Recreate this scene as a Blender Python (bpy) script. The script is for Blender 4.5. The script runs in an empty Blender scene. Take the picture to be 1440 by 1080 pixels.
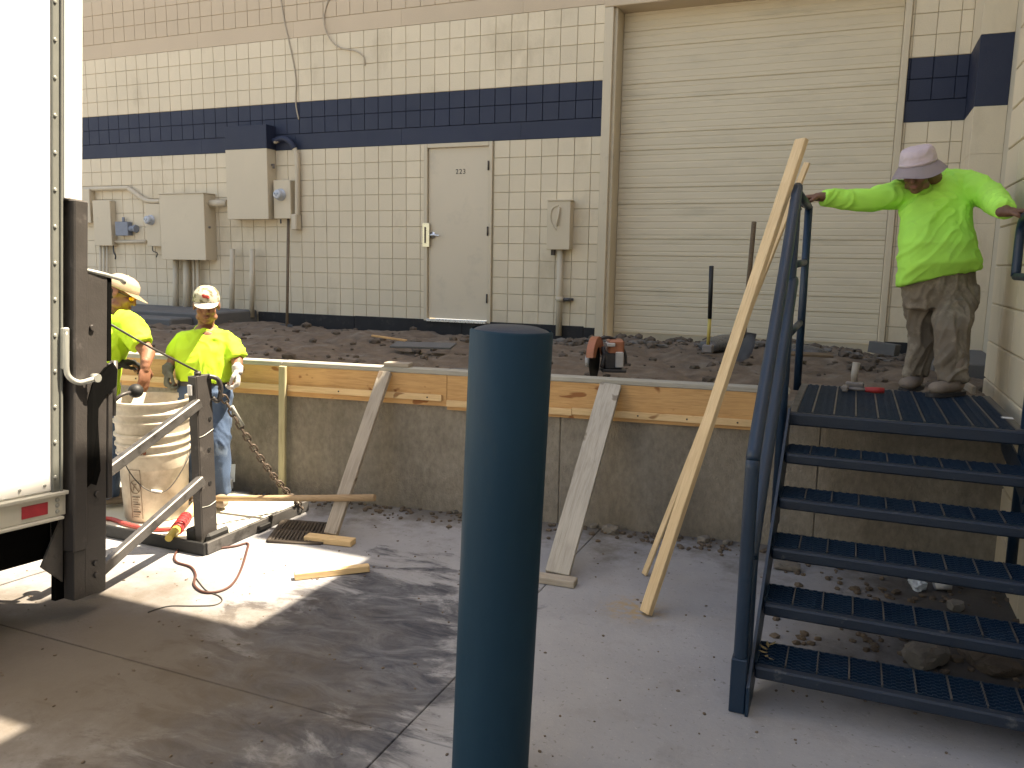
import bpy, bmesh, math, random
from mathutils import Vector, Matrix, noise, Quaternion
random.seed(7)
S = bpy.context.scene
COL = S.collection
R = math.radians
V = Vector

# ------------------------------------------------------------------ camera
CAM_H = 1.71
PITCH, ROLL, YAW, FPX = R(8.5435), R(0.9959), R(-22.6106), 1140.0
def cam_matrix():
    W = Matrix(((1,0,0),(0,0,-1),(0,1,0)))
    c, s = math.cos(YAW), math.sin(YAW);  Rz = Matrix(((c,-s,0),(s,c,0),(0,0,1)))
    c, s = math.cos(PITCH), math.sin(PITCH); Rx = Matrix(((1,0,0),(0,c,-s),(0,s,c)))
    c, s = math.cos(ROLL), math.sin(ROLL);  Rr = Matrix(((c,-s,0),(s,c,0),(0,0,1)))
    return Rr @ Rx @ W @ Rz
CM = cam_matrix(); CMT = CM.transposed(); CP = V((0,0,CAM_H))
cam = bpy.data.cameras.new('camera'); camo = bpy.data.objects.new('camera', cam); COL.objects.link(camo)
rt = CMT @ V((1,0,0)); up = CMT @ V((0,-1,0)); bk = CMT @ V((0,0,-1))
camo.matrix_world = Matrix(((rt.x,up.x,bk.x,0),(rt.y,up.y,bk.y,0),(rt.z,up.z,bk.z,CAM_H),(0,0,0,1)))
cam.sensor_fit = 'HORIZONTAL'; cam.sensor_width = 36; cam.lens = 36*FPX/1440
cam.clip_start = .05; cam.clip_end = 2000
S.camera = camo
def ray(x, y): return CMT @ V(((x-720)/FPX, (y-540)/FPX, 1))
def onz(x, y, z=0.): d = ray(x,y); return CP + d*((z-CAM_H)/d.z)
def ony(x, y, Y): d = ray(x,y); return CP + d*(Y/d.y)
def onx(x, y, X): d = ray(x,y); return CP + d*(X/d.x)
def ond(x, y, D): return CP + ray(x,y)*D

# ------------------------------------------------------------------ light
SUN = V((.45,.28,1.0)).normalized()
w = bpy.data.worlds.new('World'); S.world = w; w.use_nodes = True
nt = w.node_tree; nt.nodes.clear()
o_ = nt.nodes.new('ShaderNodeOutputWorld'); b_ = nt.nodes.new('ShaderNodeBackground'); s_ = nt.nodes.new('ShaderNodeTexSky')
s_.sky_type = 'NISHITA'; s_.sun_disc = False
s_.sun_elevation = math.asin(SUN.z); s_.sun_rotation = math.atan2(SUN.x, SUN.y)
s_.air_density = 1.0; s_.dust_density = 2.5; s_.ozone_density = 1.0
b_.inputs['Strength'].default_value = .11
nt.links.new(s_.outputs[0], b_.inputs['Color']); nt.links.new(b_.outputs[0], o_.inputs['Surface'])
sl = bpy.data.lights.new('sun','SUN'); sl.energy = 5.0; sl.angle = R(.35); sl.color = (1,.95,.86)
so = bpy.data.objects.new('sun', sl); COL.objects.link(so); so.rotation_euler = SUN.to_track_quat('Z','Y').to_euler(); so.location = (8,6,14)
vs = S.view_settings
S.display_settings.display_device = 'sRGB'
vs.view_transform = 'Standard'; vs.look = 'None'; vs.gamma = 1; vs.use_curve_mapping = False
vs.exposure = 1.9
try:
    vs.use_white_balance = True; vs.white_balance_temperature = 7900; vs.white_balance_tint = 10
except Exception: pass

# ------------------------------------------------------------------ materials
def mat(name, col, rough=.7, var=.12, scale=3., bump=0., bscale=60., metal=0., col2=None, m2=(.5,.65), s2=1.5, spec=.5, stretch=None, local=False, rnd=0., detail=6.):
    """principled material; 'var' brightness mottling, col2 = second colour where a noise mask passes (wear, stains)."""
    m = bpy.data.materials.new(name); m.use_nodes = True
    n = m.node_tree.nodes; L = m.node_tree.links
    p = n['Principled BSDF']
    p.inputs['Roughness'].default_value = rough; p.inputs['Metallic'].default_value = metal
    p.inputs['Specular IOR Level'].default_value = spec
    if local:
        tc = n.new('ShaderNodeTexCoord'); vec = tc.outputs['Object']
        oi = n.new('ShaderNodeObjectInfo'); ad = n.new('ShaderNodeVectorMath'); ad.operation = 'MULTIPLY_ADD'
        ad.inputs[1].default_value = (1,1,1)
        cm = n.new('ShaderNodeCombineXYZ'); mu = n.new('ShaderNodeMath'); mu.operation='MULTIPLY'; mu.inputs[1].default_value = 37.
        L.new(oi.outputs['Random'], mu.inputs[0]); L.new(mu.outputs[0], cm.inputs[0]); L.new(mu.outputs[0], cm.inputs[1]); L.new(mu.outputs[0], cm.inputs[2])
        L.new(vec, ad.inputs[0]); L.new(cm.outputs[0], ad.inputs[2]); vec = ad.outputs[0]
    else:
        g = n.new('ShaderNodeNewGeometry'); vec = g.outputs['Position']
    if stretch:
        mp = n.new('ShaderNodeVectorMath'); mp.operation = 'MULTIPLY'; mp.inputs[1].default_value = stretch
        L.new(vec, mp.inputs[0]); vec = mp.outputs[0]
    def nz(sc, det=detail, r=.6):
        t = n.new('ShaderNodeTexNoise'); t.inputs['Scale'].default_value = sc; t.inputs['Detail'].default_value = det; t.inputs['Roughness'].default_value = r
        L.new(vec, t.inputs['Vector']); return t.outputs['Fac']
    hsv = n.new('ShaderNodeHueSaturation'); hsv.inputs['Color'].default_value = (*col,1)
    src = None
    if col2:
        mr = n.new('ShaderNodeMapRange'); mr.inputs['From Min'].default_value = m2[0]; mr.inputs['From Max'].default_value = m2[1]
        L.new(nz(s2, 8, .65), mr.inputs['Value'])
        mx = n.new('ShaderNodeMix'); mx.data_type = 'RGBA'
        mx.inputs['A'].default_value = (*col,1); mx.inputs['B'].default_value = (*col2,1)
        L.new(mr.outputs[0], mx.inputs['Factor']); L.new(mx.outputs['Result'], hsv.inputs['Color'])
    mr2 = n.new('ShaderNodeMapRange'); mr2.inputs['From Min'].default_value = .25; mr2.inputs['From Max'].default_value = .75
    mr2.inputs['To Min'].default_value = 1-var; mr2.inputs['To Max'].default_value = 1+var
    L.new(nz(scale), mr2.inputs['Value']); val = mr2.outputs[0]
    if rnd:
        oi2 = n.new('ShaderNodeObjectInfo'); r2 = n.new('ShaderNodeMapRange'); r2.inputs['To Min'].default_value = 1-rnd; r2.inputs['To Max'].default_value = 1+rnd
        L.new(oi2.outputs['Random'], r2.inputs['Value']); mm = n.new('ShaderNodeMath'); mm.operation='MULTIPLY'
        L.new(val, mm.inputs[0]); L.new(r2.outputs[0], mm.inputs[1]); val = mm.outputs[0]
    L.new(val, hsv.inputs['Value']); L.new(hsv.outputs[0], p.inputs['Base Color'])
    # roughness variation
    mr3 = n.new('ShaderNodeMapRange'); mr3.inputs['To Min'].default_value = max(.05,rough-.12); mr3.inputs['To Max'].default_value = min(1,rough+.12)
    L.new(nz(scale*4), mr3.inputs['Value']); L.new(mr3.outputs[0], p.inputs['Roughness'])
    if bump:
        bp = n.new('ShaderNodeBump'); bp.inputs['Strength'].default_value = bump; bp.inputs['Distance'].default_value = .01
        L.new(nz(bscale, 4), bp.inputs['Height']); L.new(bp.outputs[0], p.inputs['Normal'])
    return m

def wood(name, col, dark, rough=.75, knots=None):
    """plank wood: length along local X, grain as stretched noise, optional dark knots and blotches"""
    m = bpy.data.materials.new(name); m.use_nodes = True
    n = m.node_tree.nodes; L = m.node_tree.links; p = n['Principled BSDF']; p.inputs['Roughness'].default_value = rough
    p.inputs['Specular IOR Level'].default_value = .25
    tc = n.new('ShaderNodeTexCoord'); oi = n.new('ShaderNodeObjectInfo')
    mu = n.new('ShaderNodeMath'); mu.operation='MULTIPLY'; mu.inputs[1].default_value = 53.; L.new(oi.outputs['Random'], mu.inputs[0])
    cm = n.new('ShaderNodeCombineXYZ'); L.new(mu.outputs[0], cm.inputs[0]); L.new(mu.outputs[0], cm.inputs[2])
    ad = n.new('ShaderNodeVectorMath'); ad.operation='ADD'; L.new(tc.outputs['Object'], ad.inputs[0]); L.new(cm.outputs[0], ad.inputs[1])
    def nz(st, sc, det=6, dist=0.):
        mp = n.new('ShaderNodeVectorMath'); mp.operation='MULTIPLY'; mp.inputs[1].default_value = st; L.new(ad.outputs[0], mp.inputs[0])
        t = n.new('ShaderNodeTexNoise'); t.inputs['Scale'].default_value = sc; t.inputs['Detail'].default_value = det; t.inputs['Distortion'].default_value = dist
        L.new(mp.outputs[0], t.inputs['Vector']); return t.outputs['Fac']
    def mix(a, b, f):
        x = n.new('ShaderNodeMix'); x.data_type='RGBA'; L.new(f, x.inputs['Factor'])
        for s, v in (('A',a),('B',b)):
            if isinstance(v, tuple): x.inputs[s].default_value = (*v,1)
            else: L.new(v, x.inputs[s])
        return x.outputs['Result']
    def rng(f, a, b, lo=0., hi=1.):
        q = n.new('ShaderNodeMapRange'); q.inputs['From Min'].default_value=a; q.inputs['From Max'].default_value=b; q.inputs['To Min'].default_value=lo; q.inputs['To Max'].default_value=hi
        L.new(f, q.inputs['Value']); return q.outputs[0]
    c = mix(col, dark, rng(nz((1.2,14,14), 5, 6, 1.2), .38, .75, 0, .75))
    c = mix(c, tuple(min(1,v*1.25) for v in col), rng(nz((1,1,1), 2.5, 3), .5, .75, 0, .6))
    c = mix(c, tuple(v*.45 for v in dark), rng(nz((.8,40,40), 6, 4), .62, .72, 0, .5))
    if knots: c = mix(c, knots, rng(nz((1,1.6,1.6), 6.5, 2, .4), .655, .70, 0, .85))
    L.new(c, p.inputs['Base Color'])
    bp = n.new('ShaderNodeBump'); bp.inputs['Strength'].default_value=.35; bp.inputs['Distance'].default_value=.004
    L.new(nz((1,22,22), 8), bp.inputs['Height']); L.new(bp.outputs[0], p.inputs['Normal'])
    return m

CREAM=(.665,.562,.405)
M = {}
M['cream'] = mat('cream_paint', CREAM, .72, .08, 1.1, .35, 90, rnd=.05, col2=(.49,.40,.27), m2=(.56,.80), s2=1.8, stretch=(1,1,.55))
M['cream_steel'] = mat('cream_painted_steel', (.56,.47,.335), .5, .05, 1.6, .05, 30, col2=(.43,.36,.26), m2=(.6,.8), s2=3)
M['door_paint'] = mat('door_paint', (.60,.505,.37), .5, .04, 1.2, .04, 20, col2=(.47,.40,.30), m2=(.58,.8), s2=2.2)
M['shutter_paint'] = mat('roll_door_paint', (.62,.53,.385), .55, .07, 2.0, .06, 30, col2=(.44,.385,.28), m2=(.55,.8), s2=1.7, stretch=(.5,1,3))
M['tan'] = mat('tan_paint', (.52,.412,.29), .75, .06, 1.5, .3, 90, rnd=.03)
M['navy'] = mat('navy_paint', (.0105,.0165,.041), .6, .12, 1.5, .3, 90, rnd=.05)
M['joint'] = mat('mortar_joint', (.47,.395,.275), .9, .12, 4)
M['navy_joint'] = mat('navy_joint', (.010,.014,.03), .9, .1, 4)
M['blackwash'] = mat('bitumen_base', (.018,.017,.017), .85, .3, 5, .3, 40, col2=(.06,.05,.045), m2=(.55,.75), s2=6)
M['oldconc'] = mat('old_concrete', (.295,.262,.215), .92, .24, 34, 1.0, 110, col2=(.18,.155,.122), m2=(.40,.66), s2=1.6, stretch=(1,1,.6), detail=9)
M['dirt'] = mat('dirt', (.145,.108,.077), .97, .4, 7, .9, 70, col2=(.20,.172,.14), m2=(.52,.72), s2=2.3)
M['rubble_dull'] = mat('dull_rubble', (.15,.135,.118), .95, .35, 9, .7, 60, rnd=.2)
M['rubble'] = mat('rubble', (.20,.18,.155), .95, .3, 9, .7, 60, rnd=.25)
M['darkrubble'] = mat('dark_clod', (.11,.084,.062), .97, .3, 9, .7, 60, rnd=.25)
M['bluesteel'] = mat('blue_painted_steel', (.0045,.022,.050), .42, .16, 3, .12, 90, col2=(.016,.026,.046), m2=(.55,.75), s2=5)
M['blueworn'] = mat('blue_paint_worn', (.0055,.0155,.034), .55, .2, 6, .2, 120, col2=(.11,.115,.12), m2=(.62,.74), s2=9)
M['bollard'] = mat('bollard_paint', (.0095,.034,.060), .55, .14, 3, .22, 16, spec=.14, col2=(.020,.040,.056), m2=(.60,.74), s2=5, stretch=(1,1,.35))
M['white'] = mat('white_truck_paint', (.80,.80,.78), .4, .03, 1, 0)
M['alu'] = mat('dull_aluminium', (.42,.43,.40), .45, .08, 6, .05, 60, metal=.5)
M['trim_grey'] = mat('grey_trim', (.155,.16,.145), .55, .08, 6, .05, 60)
M['black_and_shadow'] = mat('matt_black_and_shadow', (.004,.004,.004), .95, .2, 8, spec=.05)  # near-black for the modelled column shadow and for black truck parts
M['rail'] = mat('grey_cream_rail', (.60,.59,.52), .5, .08, 5)
M['red_refl'] = mat('red_reflector', (.42,.03,.045), .4, .15, 30)
M['blacksteel'] = mat('black_steel', (.052,.047,.045), .42, .22, 5, .15, 70, col2=(.11,.10,.095), m2=(.60,.72), s2=9)
M['wornsteel'] = mat('worn_grey_steel', (.10,.095,.092), .45, .3, 7, .2, 70, col2=(.035,.032,.03), m2=(.52,.68), s2=10, metal=.3)
M['rustychain'] = mat('rusty_chain', (.115,.088,.070), .6, .3, 20, .2, 120, metal=.5)
M['grate'] = mat('cast_iron', (.075,.058,.045), .7, .3, 14, .4, 90)
M['black'] = mat('black_rubber', (.012,.012,.012), .6, .2, 8)
M['blackgrip'] = mat('black_grip', (.012,.012,.013), .5, .15, 8)
M['bucket'] = mat('dirty_white_plastic', (.58,.52,.43), .5, .10, 3, .1, 50, col2=(.37,.32,.25), m2=(.46,.66), s2=5)
M['hivis'] = mat('hi_vis_shirt', (.46,.90,.09), .85, .04, 4, .25, 260)
M['hivis_yellow'] = mat('hi_vis_yellow_shirt', (.52,.82,.05), .85, .04, 4, .25, 260)
M['hivis_dirty'] = mat('hi_vis_dirty_shirt', (.43,.88,.12), .88, .08, 5, .25, 260, col2=(.38,.72,.12), m2=(.58,.80), s2=9)
M['khaki'] = mat('dusty_trousers', (.185,.15,.112), .92, .2, 5, .3, 240, col2=(.32,.275,.21), m2=(.5,.66), s2=7)
M['jeans'] = mat('blue_denim', (.050,.085,.155), .9, .22, 6, .3, 260, col2=(.16,.21,.28), m2=(.5,.7), s2=5)
M['skin'] = mat('brown_skin', (.235,.105,.062), .62, .10, 14, .1, 140)
M['skin_dark'] = mat('dark_tanned_skin', (.15,.07,.042), .55, .10, 14, .1, 140)
M['glove'] = mat('grey_glove', (.45,.43,.42), .9, .2, 20, .3, 200)
M['glove_dark'] = mat('grey_green_glove', (.12,.13,.11), .9, .2, 20, .3, 200)
M['glove_black'] = mat('black_glove', (.02,.02,.02), .9, .2, 20, .3, 200)
M['cap_tan'] = mat('tan_cap', (.47,.36,.25), .9, .08, 6, .25, 260)
M['cap_camo'] = mat('camo_cap', (.44,.42,.33), .9, .1, 8, .25, 260, col2=(.14,.13,.075), m2=(.48,.56), s2=24)
M['cap_white'] = mat('pale_brim', (.62,.60,.55), .9, .06, 8, .2, 200)
M['hat'] = mat('pale_hat', (.56,.46,.49), .92, .07, 7, .3, 260)
M['hair'] = mat('black_hair', (.012,.010,.009), .7, .2, 40, .3, 120)
M['eyewhite'] = mat('eye_white', (.7,.68,.64), .3, 0, 5)
M['iris'] = mat('dark_iris', (.015,.01,.008), .2, 0, 5)
M['lips'] = mat('lips', (.22,.085,.065), .5, .05, 20)
M['amber'] = mat('amber_lens', (.85,.38,.03), .12, .1, 30)
M['boot'] = mat('dusty_boot', (.24,.19,.15), .9, .2, 14, .4, 120)
M['red_logo'] = mat('red_logo', (.42,.05,.04), .8, .15, 40)
M['saw_orange'] = mat('orange_plastic', (.33,.12,.06), .45, .1, 14)
M['saw_grey'] = mat('pale_grey_plastic', (.42,.41,.40), .5, .12, 14)
M['saw_dark'] = mat('dark_casing', (.035,.033,.035), .5, .2, 14)
M['redgrip'] = mat('red_grip', (.38,.03,.032), .5, .15, 20)
M['toolsteel'] = mat('tool_steel', (.22,.20,.19), .5, .2, 20, .1, 90, metal=.5)
M['shovelsteel'] = mat('shovel_steel', (.12,.115,.112), .5, .25, 10, .1, 60, metal=.4)
M['ashwood'] = wood('ash_handle', (.40,.29,.18), (.26,.17,.10))
M['darkhandle'] = wood('dark_handle', (.16,.115,.075), (.085,.058,.036))
M['yellowhandle'] = mat('yellow_handle', (.55,.42,.10), .5, .1, 20)
M['ply'] = wood('plywood_face', (.60,.365,.165), (.43,.235,.10), knots=(.24,.085,.03))
M['batten'] = wood('batten_pine', (.72,.52,.29), (.56,.37,.18), knots=(.25,.12,.05))
M['plank'] = wood('fresh_pine', (.66,.50,.30), (.50,.345,.19))
M['greywood'] = wood('weathered_pine', (.37,.325,.27), (.22,.19,.155), knots=(.15,.11,.08))
M['palewood'] = wood('dusty_pine', (.43,.40,.35), (.27,.245,.205), knots=(.17,.14,.11))
M['capwood'] = wood('form_cap_wood', (.39,.375,.33), (.27,.255,.215))
M['stakewood'] = wood('green_grey_stake', (.42,.38,.24), (.30,.265,.16))
M['cable'] = mat('wall_cable', (.40,.33,.24), .6, .1, 8)
M['darkcable'] = mat('dark_cable', (.06,.055,.05), .6, .1, 8)
M['redcord'] = mat('red_brown_cord', (.085,.034,.025), .6, .15, 12)
M['redhose'] = mat('red_hose', (.42,.06,.05), .5, .12, 12)
M['glassdome'] = mat('meter_glass', (.42,.44,.47), .12, .1, 20, spec=.8)
M['greybox'] = mat('blue_grey_box', (.20,.22,.26), .6, .1, 14)
M['brass'] = mat('brass_plate', (.75,.68,.48), .3, .1, 14, metal=.6)
M['steelbright'] = mat('bright_steel', (.7,.7,.7), .28, .06, 14, metal=.9)
M['ink'] = mat('dark_print', (.03,.03,.03), .8, .1, 10)
M['brownprint'] = mat('faded_print', (.20,.15,.11), .8, .2, 30)
M['rustprint'] = mat('rust_smudge', (.25,.07,.04), .8, .2, 30)
M['plastic'] = mat('clear_plastic', (.62,.68,.74), .15, .08, 20)
M['whiteplastic'] = mat('white_plastic', (.74,.74,.74), .35, .06, 20)
M['polyfilm'] = mat('grey_film', (.085,.082,.08), .3, .25, 10, .4, 40)
M['conduit'] = mat('painted_conduit', (.52,.44,.32), .5, .08, 4)
M['greyconduit'] = mat('grey_conduit', (.33,.30,.26), .55, .1, 4)
M['padconc'] = mat('grey_pad_concrete', (.12,.117,.112), .9, .15, 3, .5, 80)
M['asphalt'] = mat('far_yard_concrete', (.30,.285,.26), .92, .12, 1.2, .3, 60)
M['sawdust'] = mat('sawdust', (.60,.44,.25), .95, .2, 40, .6, 160)
M['shade_upperwall'] = mat('shade_upper_wall_tan', (.40,.31,.22), .8, .05, .6)
M['backwall'] = mat('opposite_wall_paint', (.55,.48,.36), .8, .05, .6)
M['leaf'] = mat('dry_leaf', (.22,.17,.08), .8, .25, 30)

def ground_mat():
    """yard concrete: mottled grey, fine grit, wiped damp cement stain, tyre dust"""
    m = bpy.data.materials.new('yard_concrete'); m.use_nodes = True
    n = m.node_tree.nodes; L = m.node_tree.links; p = n['Principled BSDF']
    g = n.new('ShaderNodeNewGeometry'); P = g.outputs['Position']
    def vm(op, a, b=None):
        q = n.new('ShaderNodeVectorMath'); q.operation = op; L.new(a, q.inputs[0])
        if b is not None: q.inputs[1].default_value = b
        return q.outputs[0] if op not in ('LENGTH','DISTANCE') else q.outputs['Value']
    def nz(vec, sc, det=6, r=.6, dist=0.):
        t = n.new('ShaderNodeTexNoise'); t.inputs['Scale'].default_value=sc; t.inputs['Detail'].default_value=det; t.inputs['Roughness'].default_value=r; t.inputs['Distortion'].default_value=dist
        L.new(vec, t.inputs['Vector']); return t.outputs['Fac']
    def rng(f, a, b, lo=0., hi=1., smooth=False):
        q = n.new('ShaderNodeMapRange'); q.inputs['From Min'].default_value=a; q.inputs['From Max'].default_value=b; q.inputs['To Min'].default_value=lo; q.inputs['To Max'].default_value=hi
        if smooth: q.interpolation_type='SMOOTHSTEP'
        L.new(f, q.inputs['Value']); return q.outputs[0]
    def mix(a, b, f):
        x = n.new('ShaderNodeMix'); x.data_type='RGBA'; L.new(f, x.inputs['Factor'])
        for s, v in (('A',a),('B',b)):
            if isinstance(v, tuple): x.inputs[s].default_value=(*v,1)
            else: L.new(v, x.inputs[s])
        return x.outputs['Result']
    def mth(op, a, b):
        q = n.new('ShaderNodeMath'); q.operation=op; q.use_clamp = True
        for i, v in enumerate((a,b)):
            if isinstance(v,(int,float)): q.inputs[i].default_value=v
            else: L.new(v, q.inputs[i])
        return q.outputs[0]
    c = mix((.27,.272,.288), (.345,.345,.36), rng(nz(P, 1.1, 8), .35, .68))
    c = mix(c, (.20,.192,.185), rng(nz(P, 3.1, 9, .7), .53, .75, 0, .6))
    c = mix(c, (.12,.11,.10), rng(nz(P, 38, 3), .63, .70, 0, .6))          # grit specks
    c = mix(c, (.44,.43,.42), rng(nz(P, 55, 2), .66, .72, 0, .45))
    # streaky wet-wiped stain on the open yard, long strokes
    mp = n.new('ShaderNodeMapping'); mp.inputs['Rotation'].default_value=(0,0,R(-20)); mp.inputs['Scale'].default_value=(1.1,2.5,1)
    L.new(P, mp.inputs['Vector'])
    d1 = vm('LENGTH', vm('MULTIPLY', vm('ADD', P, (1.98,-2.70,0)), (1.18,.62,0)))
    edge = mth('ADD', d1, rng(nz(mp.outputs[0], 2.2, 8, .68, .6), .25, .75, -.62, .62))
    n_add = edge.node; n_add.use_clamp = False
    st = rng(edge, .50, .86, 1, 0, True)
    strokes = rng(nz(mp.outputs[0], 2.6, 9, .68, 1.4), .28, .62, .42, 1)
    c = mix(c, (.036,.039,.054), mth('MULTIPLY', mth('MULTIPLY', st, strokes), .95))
    # brown oily patch near the truck
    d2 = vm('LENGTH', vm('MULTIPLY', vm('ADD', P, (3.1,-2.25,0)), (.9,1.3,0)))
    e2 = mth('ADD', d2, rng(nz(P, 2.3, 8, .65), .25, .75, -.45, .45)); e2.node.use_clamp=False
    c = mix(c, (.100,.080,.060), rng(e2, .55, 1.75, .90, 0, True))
    # sawdust dusting + dirt along the dock wall
    d3 = vm('LENGTH', vm('MULTIPLY', vm('ADD', P, (.90,-3.80,0)), (1,1,0)))
    c = mix(c, (.36,.26,.14), mth('MULTIPLY', rng(d3, .03, .22, 1, 0, True), rng(nz(P, 22, 5), .42, .62)))
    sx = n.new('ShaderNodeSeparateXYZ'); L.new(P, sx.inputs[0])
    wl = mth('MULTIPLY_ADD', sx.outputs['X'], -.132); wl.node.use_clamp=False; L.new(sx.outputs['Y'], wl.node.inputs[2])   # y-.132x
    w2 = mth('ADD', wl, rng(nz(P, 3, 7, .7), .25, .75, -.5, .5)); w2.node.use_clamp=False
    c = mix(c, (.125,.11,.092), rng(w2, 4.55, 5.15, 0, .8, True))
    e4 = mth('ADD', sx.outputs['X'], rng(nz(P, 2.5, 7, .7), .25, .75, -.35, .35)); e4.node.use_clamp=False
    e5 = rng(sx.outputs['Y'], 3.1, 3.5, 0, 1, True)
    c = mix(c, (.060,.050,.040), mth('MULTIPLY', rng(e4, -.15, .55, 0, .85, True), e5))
    L.new(c, p.inputs['Base Color'])
    rr = rng(nz(P, 6, 5), .3, .7, .72, .95); L.new(rr, p.inputs['Roughness']); p.inputs['Specular IOR Level'].default_value=.3
    bp = n.new('ShaderNodeBump'); bp.inputs['Strength'].default_value=.45; bp.inputs['Distance'].default_value=.006
    L.new(nz(P, 45, 8, .7), bp.inputs['Height']); L.new(bp.outputs[0], p.inputs['Normal'])
    return m
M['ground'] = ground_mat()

# ------------------------------------------------------------------ helpers
def tag(o, label=None, cat=None, group=None, kind=None):
    if label: o['label'] = label
    if cat: o['category'] = cat
    if group: o['group'] = group
    if kind: o['kind'] = kind
    return o
def setmat(me, m):
    for x in (m if isinstance(m,(list,tuple)) else [m]): me.materials.append(x)
def link(name, me, parent=None):
    o = bpy.data.objects.new(name, me); COL.objects.link(o)
    if parent is not None:
        o.parent = parent; o.matrix_parent_inverse = Matrix.Translation(-V(parent.get('pivot', (0,0,0))))
    return o
def mk(name, bm, m, parent=None, smooth=False):
    me = bpy.data.meshes.new(name); bmesh.ops.recalc_face_normals(bm, faces=bm.faces); bm.to_mesh(me); bm.free(); setmat(me, m)
    if smooth: me.polygons.foreach_set('use_smooth', [True]*len(me.polygons))
    return link(name, me, parent)
def root(name, loc, label, cat, group=None):
    o = bpy.data.objects.new(name, None); COL.objects.link(o); o.location = loc; o['pivot'] = tuple(loc)
    o.empty_display_size = .1
    return tag(o, label, cat, group)
def BM(): return bmesh.new()
def box(bm, x0,x1,y0,y1,z0,z1, bev=0., mi=0, mtx=None):
    r = bmesh.ops.create_cube(bm, size=1)['verts']
    for v in r: v.co = V(((x0+x1)/2+v.co.x*(x1-x0), (y0+y1)/2+v.co.y*(y1-y0), (z0+z1)/2+v.co.z*(z1-z0)))
    fs = set(f for v in r for f in v.link_faces)
    if bev:
        es = list(set(e for v in r for e in v.link_edges))
        g = bmesh.ops.bevel(bm, geom=es, offset=bev, segments=1, affect='EDGES', profile=.5)
        fs = set(g['faces']) | set(f for f in fs if f.is_valid); 
        vs_ = set(v for f in fs for v in f.verts)
        fs = set(f for v in vs_ for f in v.link_faces)
    for f in fs: f.material_index = mi
    if mtx is not None:
        for v in set(v for f in fs for v in f.verts): v.co = mtx @ v.co
    return fs
def boxo(name, x0,x1,y0,y1,z0,z1, m, parent=None, bev=.004):
    bm = BM(); box(bm, x0,x1,y0,y1,z0,z1, bev); return mk(name, bm, m, parent)
def tube(bm, pts, r, seg=8, caps=True, mi=0):
    pts = [V(p) for p in pts]; n = len(pts); rings = []
    rs = r if isinstance(r,(list,tuple)) else [r]*n
    t0 = (pts[1]-pts[0]).normalized(); a = t0.orthogonal().normalized()
    for i, p in enumerate(pts):
        t = ((pts[min(i+1,n-1)]-pts[max(i-1,0)])).normalized()
        a = (a - t*a.dot(t)); a = a.normalized() if a.length > 1e-6 else t.orthogonal().normalized()
        b = t.cross(a)
        rings.append([bm.verts.new(p + (a*math.cos(k*math.tau/seg)+b*math.sin(k*math.tau/seg))*rs[i]) for k in range(seg)])
    for i in range(n-1):
        for k in range(seg):
            f = bm.faces.new((rings[i][k], rings[i][(k+1)%seg], rings[i+1][(k+1)%seg], rings[i+1][k])); f.smooth = True; f.material_index = mi
    if caps:
        f = bm.faces.new(rings[0][::-1]); f.material_index = mi; f = bm.faces.new(rings[-1]); f.material_index = mi
def tubeo(name, pts, r, m, parent=None, seg=8):
    bm = BM(); tube(bm, pts, r, seg); return mk(name, bm, m, parent)
def smoothpath(pts, n=8):
    pts = [V(p) for p in pts]; out = []
    for i in range(len(pts)-1):
        p0 = pts[max(i-1,0)]; p1 = pts[i]; p2 = pts[i+1]; p3 = pts[min(i+2,len(pts)-1)]
        for k in range(n):
            t = k/n
            out.append(.5*((2*p1)+(p2-p0)*t+(2*p0-5*p1+4*p2-p3)*t*t+(3*p1-p0-3*p2+p3)*t**3))
    out.append(pts[-1]); return out
def cyl(bm, p0, p1, r, seg=12, r2=None, mi=0): tube(bm, [p0,p1], [r, r if r2 is None else r2], seg, True, mi)
def lathe(bm, cx, cy, prof, seg=32, mi=0):
    rings = [[bm.verts.new((cx+r*math.cos(k*math.tau/seg), cy+r*math.sin(k*math.tau/seg), z)) for k in range(seg)] for r, z in prof]
    for i in range(len(rings)-1):
        for k in range(seg):
            f = bm.faces.new((rings[i][k], rings[i][(k+1)%seg], rings[i+1][(k+1)%seg], rings[i+1][k])); f.smooth = True; f.material_index = mi
    return rings
def beam(name, p0, p1, wdt, thk, side, m, parent=None, bev=.003, ext=0.):
    """plank from p0 to p1; 'side' = direction of its wide face's width. Local X runs along it, so the grain does too."""
    p0, p1 = V(p0), V(p1); ax = (p1-p0).normalized(); L = (p1-p0).length
    sd = V(side); sd = (sd-ax*sd.dot(ax)).normalized(); nn = ax.cross(sd)
    bm = BM(); box(bm, -L/2-ext, L/2+ext, -wdt/2, wdt/2, -thk/2, thk/2, bev)
    o = mk(name, bm, m)
    mw = Matrix(((ax.x,sd.x,nn.x,0),(ax.y,sd.y,nn.y,0),(ax.z,sd.z,nn.z,0),(0,0,0,1))); mw.translation = (p0+p1)/2
    if parent is not None:
        o.parent = parent; o.matrix_parent_inverse = Matrix.Translation(-V(parent['pivot']))
    o.matrix_basis = mw
    return o
def inst(name, me, loc, parent, scale=None):
    o = link(name, me, parent); o.location = loc
    if scale: o.scale = scale
    return o
def mesh_of(name, bm, m):
    me = bpy.data.meshes.new(name); bmesh.ops.recalc_face_normals(bm, faces=bm.faces); bm.to_mesh(me); bm.free(); setmat(me, m); return me
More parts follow.
